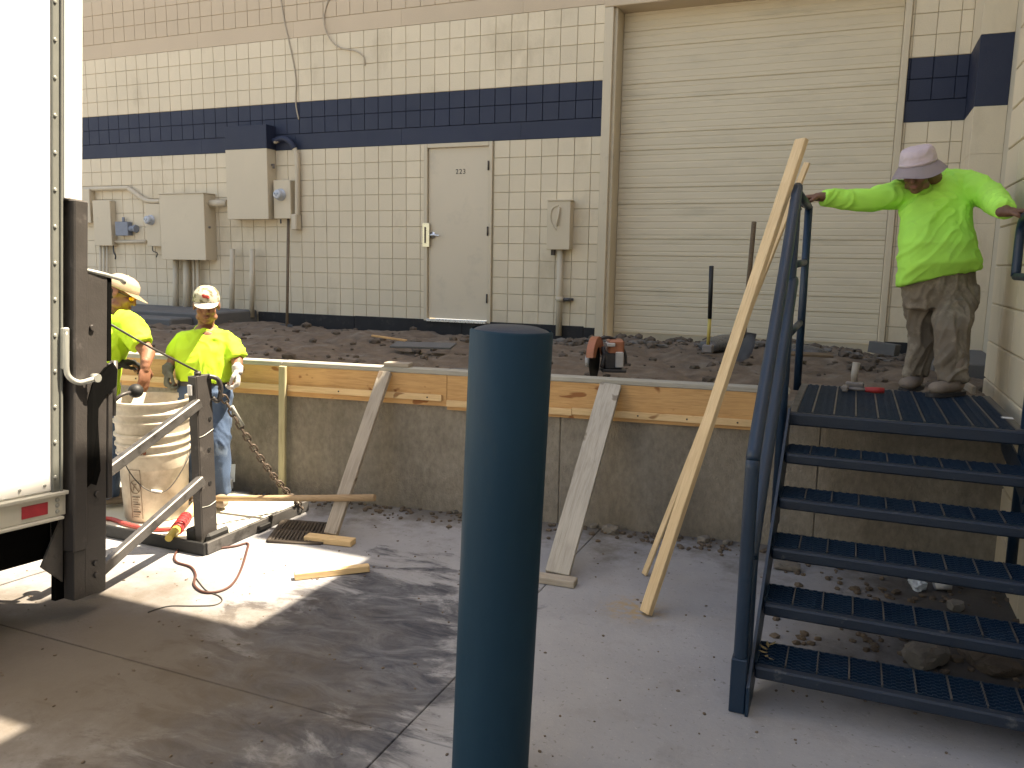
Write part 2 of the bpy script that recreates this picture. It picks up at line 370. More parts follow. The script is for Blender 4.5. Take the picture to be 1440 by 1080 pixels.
def rock_bm(bm, c, sx, sy, sz, seed, sub=2, rough=.35):
    r = bmesh.ops.create_icosphere(bm, subdivisions=sub, radius=1)['verts']
    off = V((seed*3.1, seed*1.7, seed*.9))
    q = Quaternion((seed*.37%1+.2, .3, seed*.71%1, seed*.53%1)).normalized()
    for v in r:
        d = 1+rough*noise.noise(v.co*1.1+off)+rough*.5*noise.noise(v.co*2.7+off)
        co = v.co*d
        co = V((max(-.8,min(.8,co.x)), max(-.8,min(.8,co.y)), co.z))
        co = V((co.x*sx, co.y*sy, co.z*sz)); co.rotate(Quaternion((0,0,1), seed*2.3))
        v.co = co + V(c)

# ================================================================== SETTING
# ground: far sheet, then the yard cast in slabs with open saw-cut joints
bm = BM(); box(bm, -200,200,-200,200,-.5,-.06); gr = mk('ground', bm, M['asphalt']); gr['kind']='structure'
xs = [-13.4,-10.4,-7.4,-4.41,-1.41,1.60]; ys = [-9.6,-6.6,-3.6,-.6,2.38,5.38]
bm = BM()
for i in range(5):
    for j in range(5):
        g = .0022
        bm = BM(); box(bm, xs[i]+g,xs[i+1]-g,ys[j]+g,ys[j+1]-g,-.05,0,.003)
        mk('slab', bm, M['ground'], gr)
bm = BM(); box(bm, xs[0],xs[-1],ys[0],ys[-1],-.058,-.012); mk('joint_bed', bm, M['darkrubble'], gr)

WB = lambda x: 5.065+.132*(x+.545)          # front face of the dock retaining wall, y at x
WD = V((1,.132,0)).normalized(); WN = V((.132,-1,0)).normalized()   # along it, and out of it
def wpt(x, out=0., z=0.): return V((x, WB(x), z)) + WN*out

# dirt bed behind the form
bm = BM(); NX, NY = 230, 100
def dirt_z(x, y, v):
    z = .845 + .05*noise.noise(V((x*.9,y*1.1,3))) + .045*noise.noise(V((x*2.7,y*3,7))) + .03*noise.noise(V((x*7,y*7,1))) + .017*noise.noise(V((x*17,y*17,5)))
    z += .05*math.exp(-((y-8.75)/.35)**2)*(.5+noise.noise(V((x*1.7,2,9)))) - .03*math.exp(-((y-9.1)/.15)**2)
    z += .10*math.exp(-((x+.6)/.9)**2-((y-8.5)/.45)**2) + .07*math.exp(-((x+2.1)/.6)**2-((y-8.7)/.4)**2)
    z -= .03*math.exp(-((y-WB(x)-.25)/.25)**2)
    q = max(0., min(1., (y-7.6)/1.3)); z -= .055*q*q*(3-2*q)*(1 if x < -2.7 else .35)
    return min(z, .955)
rows = []
for j in range(NY+1):
    v = (j/NY)**1.25; row = []
    for i in range(NX+1):
        x = -9.3+(1.125+9.3)*i/NX; y0 = WB(x)+.06; y = y0+(9.195-y0)*v
        row.append(bm.verts.new((x,y,dirt_z(x,y,v))))
    rows.append(row)
for j in range(NY):
    for i in range(NX):
        f = bm.faces.new((rows[j][i],rows[j][i+1],rows[j+1][i+1],rows[j+1][i])); f.smooth = True
tag(mk('dirt_bed', bm, M['dirt']), kind='structure')
bm = BM()
for k in range(900):
    x = random.uniform(-7.8,1.0); u = random.random()**1.2; y = WB(x)+.12+(9.1-WB(x)-.12)*u
    s = random.choice((.012,.016,.02,.028,.04,.055))*random.uniform(.7,1.2)
    if random.random() < .45: y = random.uniform(8.2,9.1); x = random.uniform(-2.9,.9)
    rock_bm(bm, (x,y,dirt_z(x,y,0)+s*.2), s*1.3, s, s*.7, k*.77, 1)
tag(mk('dirt_clods', bm, M['darkrubble']), kind='stuff')
bm = BM()
for k in range(260):
    x = random.uniform(-3.2,1.0); y = random.uniform(8.1,9.1)
    s = random.choice((.012,.016,.02,.028,.04,.06))*random.uniform(.7,1.2)
    rock_bm(bm, (x,y,dirt_z(x,y,0)+s*.2), s*1.5, s, s*.45, k*.91, 1, .6)
tag(mk('broken_concrete', bm, M['rubble_dull']), kind='stuff')
# grit: on the yard and along the foot of the dock wall
bm = BM()
for k in range(480):
    x = random.uniform(-4.6,1.0); y = WB(x)-abs(random.gauss(0,.13))-.01; s = random.uniform(.005,.02)
    rock_bm(bm, (x,y,s*.35), s*1.2, s, s*.7, k*.63, 1)
for k in range(420):
    x = random.uniform(-4.5,1.0); y = random.uniform(1.6,4.6); s = random.uniform(.003,.008)
    rock_bm(bm, (x,y,s*.3), s*1.3, s, s*.6, k*.59, 1)
for k in range(260):
    x = random.uniform(-.25,1.08); y = random.uniform(3.3,5.0); s = random.uniform(.006,.024)
    rock_bm(bm, (x,y,s*.3), s*1.3, s, s*.6, k*.47, 1)
tag(mk('grit', bm, M['darkrubble']), kind='stuff')

# ------------------------------------------------------------------ warehouse
WY = 9.2
wh = root('warehouse', (-5,WY,.9), 'cream block warehouse with a navy stripe, a plain door and a roll-up door', 'building')
B = .2032; XO = -.25*B; ZB = 3.15
DX0, DX1 = -5.07, -4.13          # door opening incl. frame
GX0, GX1 = -2.78, .33            # garage frame outer
# backing wall (the joints' bottom)
bm = BM()
for (a,b,c,d) in ((-15,DX0,.4,ZB),(DX1,GX0,.4,ZB),(GX1,1.2,.4,ZB),(-15,GX0,ZB,3.76),(GX1,1.2,ZB,3.76),(-15,GX0,3.76,6.0),(GX1,1.2,3.76,6.0),(GX0,GX1,4.66,6.0),(DX0,DX1,.4,.93)):
    box(bm, a,b,WY+.012,WY+.3,c,d, mi=1 if c == ZB else 0)
mk('wall', bm, [M['joint'], M['navy_joint']], wh)
bm = BM(); box(bm, -15,26,WY+.302,WY+.6,6.0,17.1); box(bm, -15,1.2,WY+.004,WY+.301,6.0,17.1); mk('shade_upper_wall', bm, M['shade_upperwall'], wh)  # unseen wall, raised and run past the corner to shade the dock
def blk(wd, m, ht=B):
    bm = BM(); g = .0026; hw = wd/2
    box(bm, -hw+g,hw-g,0,.05,g,ht-g,.004); return mesh_of('block', bm, m)
cells = []
def rowmat(k):   # k = row index above the stripe's lower edge
    z = ZB+k*B
    if k < 0: return 'cream'
    if k < 3: return 'navy'
    if k < 7: return 'cream'
    return 'tan'
i0, i1 = int(-11.9/B), 6
for k in range(-11, 11):
    if k in (0, 7): continue
    z0 = ZB+k*B
    for i in range(i0, i1):
        x0, x1 = XO+i*B, XO+(i+1)*B
        spans = [(x0,x1)]
        def cut(sp, a, b):
            r = []
            for s, e in sp:
                if e <= a or s >= b: r.append((s,e))
                else:
                    if s < a: r.append((s,a))
                    if e > b: r.append((b,e))
            return r
        if k < 0: spans = cut(spans, DX0, DX1)
        if k < 9: spans = cut(spans, GX0, GX1)
        spans = cut(spans, .868, 3)
        for s, e in spans:
            if e-s > .02: cells.append((round(e-s,4), (s+e)/2, z0, rowmat(k)))
cells.sort(key=lambda c: (c[1])**2+WY**2+(c[2]-1.7)**2)
mcache = {}
bm_rest = BM(); RM = ['cream','navy','tan']
for n_, (wd, xc, z0, mk_) in enumerate(cells):
    if n_ < 296:
        if (wd,mk_) not in mcache: mcache[(wd,mk_)] = blk(wd, M[mk_])
        inst('block', mcache[(wd,mk_)], (xc, WY-random.uniform(0,.0015), z0), wh)
    else:
        box(bm_rest, xc-wd/2+.0026, xc+wd/2-.0026, WY-random.uniform(0,.0015), WY+.05, z0+.0026, z0+B-.0026, .004, mi=RM.index(mk_))
tag(mk('block_field', bm_rest, [M[q] for q in RM], wh), kind='stuff')
# smooth courses (filled joints): lower navy course, lower tan course
for k, mm, a0, b0 in ((0,'navy',-11.9,GX0),(0,'navy',GX1,.868),(7,'tan',-11.9,GX0),(7,'tan',GX1,.868)):
    x = a0
    while x < b0-.01:
        e = min(x+B*8, b0); boxo('smooth_course', x,e-.001,WY-.002,WY+.05,ZB+k*B+.001,ZB+(k+1)*B-.004, M[mm], wh, .002); x = e
# bitumen foot
x = -7.72
while x < GX0: 
    e = min(x+1.6, GX0); boxo('foundation_strip', x,e-.002,WY-.02,WY+.1,.5,.965+random.uniform(-.008,.008), M['blackwash'], wh, .006); x = e
boxo('foundation_strip', GX1,1.12,WY-.02,WY+.1,.5,.965, M['blackwash'], wh, .006)
# pilaster at the right corner (smooth filled blocks)
PY = 8.5
for z0, z1, mm in ((.3,3.15,'cream'),(3.15,3.76,'navy'),(3.76,6.0,'cream')):
    z = z0
    while z < z1-.01:
        e = min(z+B*3, z1); boxo('pilaster_block', .868,1.128,PY,WY+.05,z+.0006,e-.0006, M[mm], wh, .002); z = e
# ---- service door 223
dr = boxo('door', DX0+.055,DX1-.055,WY+.012,WY+.055,.985,3.09, M['door_paint'], wh, .003)
bm = BM()
box(bm, DX0,DX0+.05,WY-.022,WY+.1,.95,3.145,.004); box(bm, DX1-.05,DX1,WY-.022,WY+.1,.95,3.145,.004); box(bm, DX0+.051,DX1-.051,WY-.0215,WY+.1,3.095,3.145,.004)
mk('door_frame', bm, M['cream_steel'], dr)
boxo('threshold', DX0+.05,DX1-.05,WY-.05,WY+.08,.945,.978, M['steelbright'], dr, .003)
for z in (2.86,2.08,1.26):
    bm = BM(); cyl(bm, (DX1-.048,WY-.03,z-.055),(DX1-.048,WY-.03,z+.055),.011,10); box(bm, DX1-.075,DX1-.05,WY+.004,WY+.012,z-.05,z+.05); mk('hinge', bm, M['grate'], dr)
boxo('latch_guard', DX0-.012,DX0+.088,WY-.034,WY-.0225,1.88,2.18, M['brass'], dr, .004)
bm = BM(); box(bm, DX0+.02,DX0+.04,WY-.043,WY-.034,1.93,2.13,.003); mk('latch_slot', bm, M['grate'], dr)
bm = BM(); h=V((DX0+.115,WY+.012,2.03)); cyl(bm, h, h+V((0,-.018,0)), .042,18); cyl(bm, h+V((0,-.018,0)), h+V((0,-.06,0)),.014,10)
tube(bm, smoothpath([h+V((0,-.06,0)), h+V((.05,-.066,0)), h+V((.125,-.06,-.008))],5), .011, 8); mk('door_handle', bm, M['steelbright'], dr, True)
def text(name, s, loc, size, m, parent, rx=90, ext=.001, rz=0):
    c = bpy.data.curves.new(name,'FONT'); c.body = s; c.size = size; c.extrude = ext; c.align_x='CENTER'; c.space_character = 1.15
    t = bpy.data.objects.new(name, c); COL.objects.link(t); dg = bpy.context.evaluated_depsgraph_get()
    me = bpy.data.meshes.new_from_object(t.evaluated_get(dg)); bpy.data.objects.remove(t)
    mx = Matrix.Translation(V(loc)) @ Matrix.Rotation(R(rz),4,'Z') @ Matrix.Rotation(R(rx),4,'X'); me.transform(mx); me.materials.clear(); setmat(me, m); me.name = name
    return link(name, me, parent)
text('door_number', '223', ((DX0+DX1)/2+.03, WY+.0105, 2.775), .085, M['ink'], dr)
# ---- roll-up door: ribbed panels between steel jambs
GY = WY+.28
bm = BM(); box(bm, GX0+.14,GX1-.06,GY+.011,GY+.08,.6,4.62); gdo = mk('roll_up_door', bm, M['joint'], wh)
def panel_mesh(h, nr):
    bm = BM(); W_ = (GX1-.065)-(GX0+.145)
    pr = [(0,.010),(.009,.0)]
    for k in range(nr):
        a = .012+(h-.024)*k/nr; b = .012+(h-.024)*(k+1)/nr; d = (b-a)
        pr += [(a+d*.30,0),(a+d*.38,.0035),(a+d*.50,.0035),(a+d*.58,0)]
    pr += [(h-.005,0),(h-.001,.009)]
    fr = []
    for x in (-W_/2, W_/2):
        fr.append([bm.verts.new((x,y,z)) for z, y in pr])
    for k in range(len(pr)-1): bm.faces.new((fr[0][k],fr[1][k],fr[1][k+1],fr[0][k+1]))
    return mesh_of('panel', bm, M['shutter_paint'])
lines = [ony(980, y, GY).z for y in (450,428.5,409,359.5,336,286,262,212,186,139,114)]
lines = [.93]
z = .93; pat = (.205,.215,.42)
zs = [ony(980,y,GY).z for y in (432.5,412,361,337,286.5,263,209,184.5,136,113,61,36.5)]
zs = [.90]+[q for q in zs]+[4.62]
pm = {}
for a, b in zip(zs[:-1], zs[1:]):
    h = round(b-a,3)
    if h not in pm: pm[h] = panel_mesh(h, max(2, round(h/.08)))
    inst('panel', pm[h], ((GX0+GX1+.08)/2, GY, a), gdo)
# frame pieces
boxo('door_jamb', GX0,GX0+.105,WY-.03,WY+.02,.62,4.529, M['cream_steel'], wh, .006)
boxo('jamb_return', GX0+.06,GX0+.14,WY+.02,GY+.05,.62,4.529, M['cream_steel'], wh, .004)
boxo('door_jamb', GX1-.06,GX1,WY-.03,GY+.05,.62,4.62, M['cream_steel'], wh, .006)
boxo('door_lintel', GX0,GX1-.061,WY-.035,GY+.05,4.53,4.70, M['tan'], wh, .006)
# opposite corner: tall right-hand building and its courses
RX = .868; RY = 6.35
rb = root('side_building', (1.5,2,0), 'plain cream block building closing the right edge beside the steel stairs', 'building')
bm = BM(); box(bm, RX+.012,9,-14,RY,-.3,7.48); mk('wall', bm, M['joint'], rb)
bm = BM(); box(bm, 1.13,9,6.60,WY+.3,-.3,9.90); box(bm, 1.14,9,RY+.001,6.599,-.3,7.47); mk('shade_tall_wall', bm, M['backwall'], rb)  # unseen block, height and front set to cast the yard shadow's step
CH = .252
bm = BM(); box(bm, 0,.05,.0012,.4562,.004,CH-.004,.006); cb = mesh_of('course_block', bm, M['cream'])
for k in range(-1,20):
    for j in range(0, 8):
        y = RY-.4574*(j+1)
        inst('course_block', cb, (RX-random.uniform(0,.0008), y, .985+CH*(k-4)), rb)
boxo('plain_wall_face', RX+.002,RX+.0115,-13.9,RY-.4574*8-.001,-.1,7.45, M['backwall'], rb, 0)
boxo('plain_wall_face', RX+.002,RX+.0115,RY-.4574*8,RY-.001,.985+CH*15.001,7.45, M['backwall'], rb, 0)
boxo('shade_parapet', RX+.012,9,-14,4.30,7.481,7.89, M['tan'], rb, 0)  # unseen strip added to shift the roof's shadow edge on the yard
# unseen slab added high over the yard to cast the near shadow band
boxo('shade_slab', -.29,RX-.002,3.92,4.85,7.20,7.40, M['tan'], rb, .01)
# slab end and loose form strips between the platform and the corner
o = boxo('concrete_slab', .62,1.128,7.2,PY-.004,.6,.985, M['padconc'], None, .01); tag(o, 'grey slab end in the corner right of the walking worker', 'slab')
o = beam('form_strip', (.64,6.9,.97), (.74,5.75,.965), .05, .025, (0,0,1), M['greywood']); tag(o, 'thin grey form strip on edge between the worker and the side wall', 'wood strip')

# ------------------------------------------------------------------ dock retaining wall
dk = root('dock_wall', tuple(wpt(-2.2)), 'rough stained concrete dock wall below the timber form', 'wall')
def wallslab(x0, x1, z0, z1, t, m, name, parent, out=0., bev=.006):
    a, b = wpt(x0,out), wpt(x1,out); L = (b-a).length
    bm = BM(); box(bm, 0,L,0,t,z0,z1,bev); 
    mw = Matrix(((WD.x,-WN.x,0,a.x),(WD.y,-WN.y,0,a.y),(0,0,1,0),(0,0,0,1)))
    for v in bm.verts: v.co = mw @ v.co
    return mk(name, bm, m, parent)
for a, b in ((-9.5,-5.2),(-5.197,-1.7),(-1.697,-.12),(-.117,1.12)):
    wallslab(a, b, -.04, .88, .22, M['oldconc'], 'wall_section', dk)
# ------------------------------------------------------------------ timber form on top
fm = root('concrete_form', tuple(wpt(-2.2,.03,.75)), 'orange plywood concrete form with pale battens along the top of the dock wall', 'formwork')
fy0, fy1 = .755, .955
for a, b, dz in ((-7.6,-5.05,.004),(-5.048,-2.47,-.012),(-2.467,-.33,-.034)):
    beam('form_board', wpt(a,.014,(fy0+fy1)/2+dz/2), wpt(b,.014,(fy0+fy1)/2+dz/2), fy1-fy0-dz, .022, (0,0,1), M['ply'], fm, .001)
for a, b, z in ((-7.5,-2.50,.806),(-2.465,-1.62,.768),(-1.618,-.335,.770)):
    beam('batten', wpt(a,.036,z), wpt(b,.036,z-.006), .042, .020, (0,0,1), M['batten'], fm, .002)
for a, b in ((-7.6,-3.69),(-3.687,-1.95),(-1.947,-.31)):
    beam('cap_board', wpt(a,-.012,.974), wpt(b,-.012,.972), .088, .036, WN, M['capwood'], fm, .006)
for (x, z) in ((-4.9,.803),(-4.2,.803),(-3.25,.803),(-2.6,.801),(-2.2,.767),(-1.2,.768),(-.9,.767),(-.6,.766)):
    bm = BM(); p = wpt(x,.046,z); cyl(bm, p, p+WN*.003, .006, 8); mk('nail', bm, M['grate'], fm)
s0 = onz(413,692); 
st = beam('form_stake', wpt(-3.69,.075,0), wpt(-3.66,.072,.962), .05, .03, WD, M['stakewood'])
tag(st, 'narrow upright greenish wooden stake nailed to the form left of the braces', 'stake')
def brace(topx, topw, botx, botd, wd, th, m, label, fl, bl):
    t = wpt(topx,.045,.955); bt = V((botx, botd, .035))
    r = root('form_brace', tuple(bt), label, 'brace')
    beam('brace_board', bt+V((0,0,.0)), t, wd, th, WD, m, r)
    return r
b1 = brace(-2.90, 0, -2.855, 4.00, .088, .036, M['greywood'], 'narrow weathered brown brace leaning on the form above the drain grate', 0, 0)
beam('foot_block', (-2.985,3.93,.02), (-2.675,3.975,.02), .075, .038, (0,1,0), M['batten'], b1, .004)
b2 = brace(-1.375, 0, -1.375, 3.99, .135, .036, M['palewood'], 'wide pale dusty brace board right of the blue bollard', 0, 0)
beam('foot_block', (-1.56,3.935,.02), (-1.255,3.95,.02), .075, .038, (0,1,0), M['greywood'], b2, .004)
o = beam('wood_block', wpt(-2.92,-.01,1.006), wpt(-2.74,-.01,1.006), .08, .028, WN, M['greywood']); tag(o, 'short wood block lying on the form cap above the narrow brace', 'wood block')
o = beam('wood_offcut', wpt(-2.48,-.12,.965), wpt(-2.25,-.13,.965), .06, .04, WN, M['padconc']); tag(o, 'grey offcut lying on the dirt just left of the bollard', 'offcut')

# ------------------------------------------------------------------ bollard
BX, BY = -.925, 2.24
bl = root('bollard', (BX-.065,BY,0), 'tall dark blue steel pipe bollard in the middle of the yard', 'bollard')
bm = BM(); r_ = .1255
lathe(bm, BX-.065, BY, [(r_,-.04),(r_,.0),(r_,.5),(r_,1.0),(r_,1.505),(r_-.006,1.512)], 64); bp_ = mk('pipe', bm, M['bollard'], bl)
bm = BM(); rg = lathe(bm, BX-.065, BY, [(r_-.008,1.506),(r_-.02,1.513),(r_*.66,1.520),(r_*.3,1.524),(.004,1.525)], 48); bm.faces.new(rg[-1]); mk('domed_cap', bm, M['bluesteel'], bl)
bl.rotation_euler = (0, R(2.0), 0)

# ------------------------------------------------------------------ stairs
sr = root('metal_staircase', (.28,3.8,0), 'navy steel staircase with grated treads and pipe rails up to the dock', 'staircase')
SX0, SX1 = -.255, .785
RZ = .97/6; RUN = .2426; Y1 = 3.12
def noseY(k): return Y1+RUN*k      # k=0 first tread ... 5 platform
def gratebm(x0, x1, y0, y1, zt):
    """serrated plank grating: bearing bars along x, cross straps along y, small teeth on the nosing side"""
    bm = BM(); n_ = max(4, int((y1-y0)/.026))
    for i in range(n_+1):
        y = y0+(y1-y0)*i/n_; box(bm, x0,x1,y-.003,y+.003,zt-.026,zt)
        m_ = int((x1-x0)/.034)
        for k in range(m_):
            xx = x0+(x1-x0)*(k+.5)/m_; box(bm, xx-.008,xx+.008,y-.0034,y+.0034,zt-.002,zt+.005)
    for i in range(int((x1-x0)/.034)):
        xx = x0+.017+.034*i; box(bm, xx-.0022,xx+.0022,y0+.004,y1-.004,zt-.018,zt-.004)
    return bm
for k in range(5):
    z = RZ*(k+1); y0 = noseY(k)
    td = boxo('tread', SX0+.005,SX1-.005,y0,y0+.045,z-.050,z-.001, M['blueworn'], sr, .008)
    mk('grating', gratebm(SX0+.01,SX1-.01,y0+.052,y0+.235,z-.002), M['bluesteel'], td)
    bm = BM(); box(bm, SX0+.005,SX1-.005,y0+.238,y0+.244,z-.05,z-.001)
    box(bm, SX0+.002,SX0+.008,y0+.046,y0+.237,z-.05,z-.004); box(bm, SX1-.008,SX1-.002,y0+.046,y0+.237,z-.05,z-.004); mk('tread_angle', bm, M['bluesteel'], td)
    for j in range(1,9):
        xx = SX0+(SX1-SX0)*j/9; boxo('strap', xx-.003,xx+.003,y0+.046,y0+.236,z-.006,z+.0045, M['wornsteel'], td, 0)
py0 = noseY(5); py1 = 5.50
pf = boxo('platform', SX0-.012,SX1+.012,py0,py0+.05,.905,.969, M['blueworn'], sr, .008)
mk('grating', gratebm(SX0+.03,SX1-.03,py0+.055,py1-.03,.967), M['bluesteel'], pf)
bm = BM(); box(bm, SX0-.012,SX0+.028,py0+.051,py1,.905,.970,.004); box(bm, SX1-.028,SX1+.012,py0+.051,py1,.905,.970,.004); box(bm, SX0+.029,SX1-.029,py1-.028,py1,.905,.968,.004)
mk('platform_frame', bm, M['wornsteel'], pf)
for j in range(1,10):
    xx = SX0+(SX1-SX0)*j/10; boxo('strap', xx-.004,xx+.004,py0+.051,py1-.03,.960,.9735, M['wornsteel'], pf, 0)
o = boxo('paint_label', SX1-.045,SX1+.01,py0+.36,py0+.41,.9701,.9712, M['whiteplastic'], pf, 0)
def stringer(x0, x1):
    bm = BM(); sl_ = RZ/RUN
    prof = [(3.02,0),(3.02,.12),(Y1+.0,RZ+.03),(noseY(5)+.0,.97+.02),(noseY(5)+.05,.97+.02),(noseY(5)+.05,.70),(3.20,0)]
    a = [bm.verts.new((x0,y,z)) for y,z in prof]; b = [bm.verts.new((x1,y,z)) for y,z in prof]
    bm.faces.new(a); bm.faces.new(b[::-1])
    for i in range(len(prof)): bm.faces.new((a[i],a[(i+1)%len(prof)],b[(i+1)%len(prof)],b[i]))
    return mk('stringer', bm, M['bluesteel'], sr)
stringer(SX0-.012, SX0+.0); stringer(SX1+.0, SX1+.012)
bm = BM()                                                   # gusset under the right side of the platform
for x in (SX1-.01,):
    a = [bm.verts.new((x,y,z)) for y,z in ((noseY(4),.80),(noseY(5)+.6,.90),(noseY(5)+.5,.78),(noseY(4)+.1,.66))]; bm.faces.new(a)
    b = [bm.verts.new((x+.008,y,z)) for y,z in ((noseY(4),.80),(noseY(5)+.6,.90),(noseY(5)+.5,.78),(noseY(4)+.1,.66))]; bm.faces.new(b[::-1])
    for i in range(4): bm.faces.new((a[i],a[(i+1)%4],b[(i+1)%4],b[i]))
mk('gusset', bm, M['bluesteel'], sr)
# left rail
rx = SX0-.045; HZ = 2.085
fy, by = 4.43, 5.46
lr = tubeo('top_rail', [(rx,fy,HZ),(rx,by,HZ)], .024, M['bluesteel'], sr, 14)
bm = BM(); tube(bm, [(rx,fy,.35),(rx,fy,HZ)], .024, 14); mk('front_post', bm, M['bluesteel'], sr)
bm = BM(); tube(bm, [(rx+.01,by,.93),(rx+.005,by,HZ)], .024, 14); mk('rear_post', bm, M['bluesteel'], sr)
tubeo('mid_rail', [(rx,fy,1.72),(rx,by,1.74)], .021, M['bluesteel'], sr, 12)
tubeo('mid_rail', [(rx,fy,1.36),(rx,by,1.36)], .021, M['bluesteel'], sr, 12)
sl_ = .97/1.213
def sloped(z_top, yend, zfoot, off=0., name='stair_rail'):
    pts = [(rx+off,fy+.0,z_top),(rx+off,fy-.05,z_top-.02)]
    y2 = yend+.07; z2 = z_top-.02-sl_*(fy-.05-y2)
    pts += [(rx+off,(fy+y2)/2,(z_top-.02+z2)/2),(rx+off,y2,z2),(rx+off,yend+.015,z2-.075),(rx+off,yend,z2-.17),(rx+off,yend,zfoot)]
    return tubeo(name, smoothpath(pts,5), .026, M['bluesteel'], sr, 14)
sloped(HZ, 3.06, .0); 
sloped(1.62, 3.14, .12, .01)
boxo('rail_foot', rx-.03,rx+.03,3.03,3.09,0,.22, M['bluesteel'], sr, .004)
# right rail
qx = SX1+.018
tubeo('side_rail', smoothpath([(qx,5.14,1.68),(qx,5.14,1.90),(qx,5.09,1.975),(qx,4.95,2.0),(qx,4.46,2.0),(qx,4.36,1.98),(qx,3.16,1.12),(qx,3.1,1.0),(qx,3.1,.0)],5), .024, M['bluesteel'], sr, 14)
tubeo('side_post', [(qx,4.43,.3),(qx,4.43,1.99)], .024, M['bluesteel'], sr, 14)
tubeo('side_rail', [(qx,5.14,1.68),(qx,4.45,1.68)], .02, M['bluesteel'], sr, 12)

# ------------------------------------------------------------------ leaning planks
def proj(P):
    c = CM @ (V(P)-CP); return (720+FPX*c.x/c.z, 540+FPX*c.y/c.z, c.z)
def lean(p0, via, ytop):
    p0, via = V(p0), V(via); t = 1.
    while proj(p0+(via-p0)*t)[1] > ytop and t < 2: t += .005
    return p0+(via-p0)*t
pb = onz(908,862,.012); pt = lean(pb, (rx-.058,4.385,2.08), 196)
o = beam('leaning_plank', pb, pt, .068, .030, (.80,-.62,0), M['plank']); tag(o, 'long thick fresh pine plank leaning on the stair rail, longest of the two', 'plank')
pb2 = onz(906,808,.006); pt2 = lean(pb2, (rx-.034,4.62,2.06), 230)
o = beam('leaning_strip', pb2, pt2, .038, .016, (.80,-.62,0), M['plank']); tag(o, 'thin pine strip leaning behind the thick plank at the stair rail', 'wood strip')

# ------------------------------------------------------------------ things on the wall
def wall_box(name, x0,x1,yt,yb,Yf, label, cat, m='cream_steel', lip=True, back=WY-.003, **kw):
    ym = (yt+yb)/2; xm=(x0+x1)/2
    X0, X1 = ony(x0,ym,Yf).x, ony(x1,ym,Yf).x; Z1, Z0 = ony(xm,yt,Yf).z, ony(xm,yb,Yf).z
    r = root(name, ((X0+X1)/2, back, Z0), label, cat, kw.get('group'))
    boxo('body', X0,X1,Yf+.018,back,Z0,Z1, M[kw.get('mb',m)], r, .004)
    boxo('cover', X0-.004,X1+.004,Yf,Yf+.017,Z0-.004,Z1+.003, M[m], r, .005)
    if lip: boxo('drip_lip', X0-.006,X1+.006,Yf-.012,back,Z1+.004,Z1+.016, M[m], r, .003)
    return r, X0, X1, Z0, Z1
r, X0,X1,Z0,Z1 = wall_box('electrical_cabinet', 318,375.5,177,308,9.01, 'tall electrical cabinet on the wall with its navy painted top third', 'electrical box', lip=False)
zn = ZB+.005
boxo('navy_top', X0-.006,X1+.006,9.007,WY-.003,zn,Z1+.006, M['navy'], r, .004)
bm = BM(); cyl(bm, (X1+.002,9.11,Z0+.75*(Z1-Z0)-.2),(X1+.03,9.11,Z0+.75*(Z1-Z0)-.2),.014,10); box(bm, X1+.0255,X1+.034,9.09,9.13,Z0+.75*(Z1-Z0)-.25,Z0+.75*(Z1-Z0)-.19); mk('latch', bm, M['toolsteel'], r)
r, X0,X1,Z0,Z1 = wall_box('electrical_cabinet', 225.5,287.5,273,365,8.97, 'wide square electrical cabinet with pipes below, left of the tall cabinet', 'electrical box')
bm = BM(); cyl(bm, (X1+.002,9.06,(Z0+Z1)/2),(X1+.02,9.06,(Z0+Z1)/2),.016,10); mk('latch', bm, M['toolsteel'], r)
def meter(r, c, rad, sub=True):
    bm = BM(); prof = [(0,.10),(.45,.099),(.66,.094),(.76,.082),(.80,.06),(.82,.02),(.98,.018),(1,.0)]
    rings=[]
    seg=24
    for q,d in prof[1:]:
        rings.append([bm.verts.new((c[0]+q*rad*math.cos(k*math.tau/seg), c[1]-d, c[2]+q*rad*math.sin(k*math.tau/seg))) for k in range(seg)])
    cv = bm.verts.new((c[0],c[1]-.10,c[2]))
    for k in range(seg): bm.faces.new((cv,rings[0][k],rings[0][(k+1)%seg]))
    for i in range(len(rings)-1):
        for k in range(seg): bm.faces.new((rings[i][k],rings[i+1][k],rings[i+1][(k+1)%seg],rings[i][(k+1)%seg]))
    o = mk('meter_dome', bm, M['glassdome'], r, True)
    bm = BM(); 
    for dx,dz in ((-.3,.12),(.25,.1),(0,-.2)): cyl(bm, (c[0]+dx*rad,c[1]-.1005,c[2]+dz*rad),(c[0]+dx*rad,c[1]-.102,c[2]+dz*rad),rad*.16,10)
    mk('dial', bm, M['greybox'], o)
r, X0,X1,Z0,Z1 = wall_box('meter_box', 385,408,253.5,307,9.08, 'narrow meter box with glass dome hanging right of the tall cabinet', 'meter box', lip=False)
c = ony(395,274,9.08); meter(r, (c.x,9.08,c.z), .082)
boxo('seal_tag', X0+.10,X0+.125,9.07,9.078,Z0-.07,Z0-.012, M['black'], r, .003)
r, X0,X1,Z0,Z1 = wall_box('meter_box', 206,225,287,346,9.10, 'shorter meter box with glass dome left of the wide cabinet', 'meter box', lip=False)
c = ony(212.5,309.5,9.10); meter(r, (c.x,9.10,c.z), .075)
bm = BM(); tube(bm, smoothpath([(X0+.08,9.12,Z0),(X0+.1,9.1,Z0-.07),(X0+.16,9.12,Z0-.1),(X0+.12,9.14,Z0-.16)],5), .008, 6); mk('dangling_wire', bm, M['darkcable'], r)
r, X0,X1,Z0,Z1 = wall_box('electrical_cabinet', 131.5,155.5,282,345,9.09, 'narrow electrical cabinet left of the small blue-grey junction box', 'electrical box', lip=False)
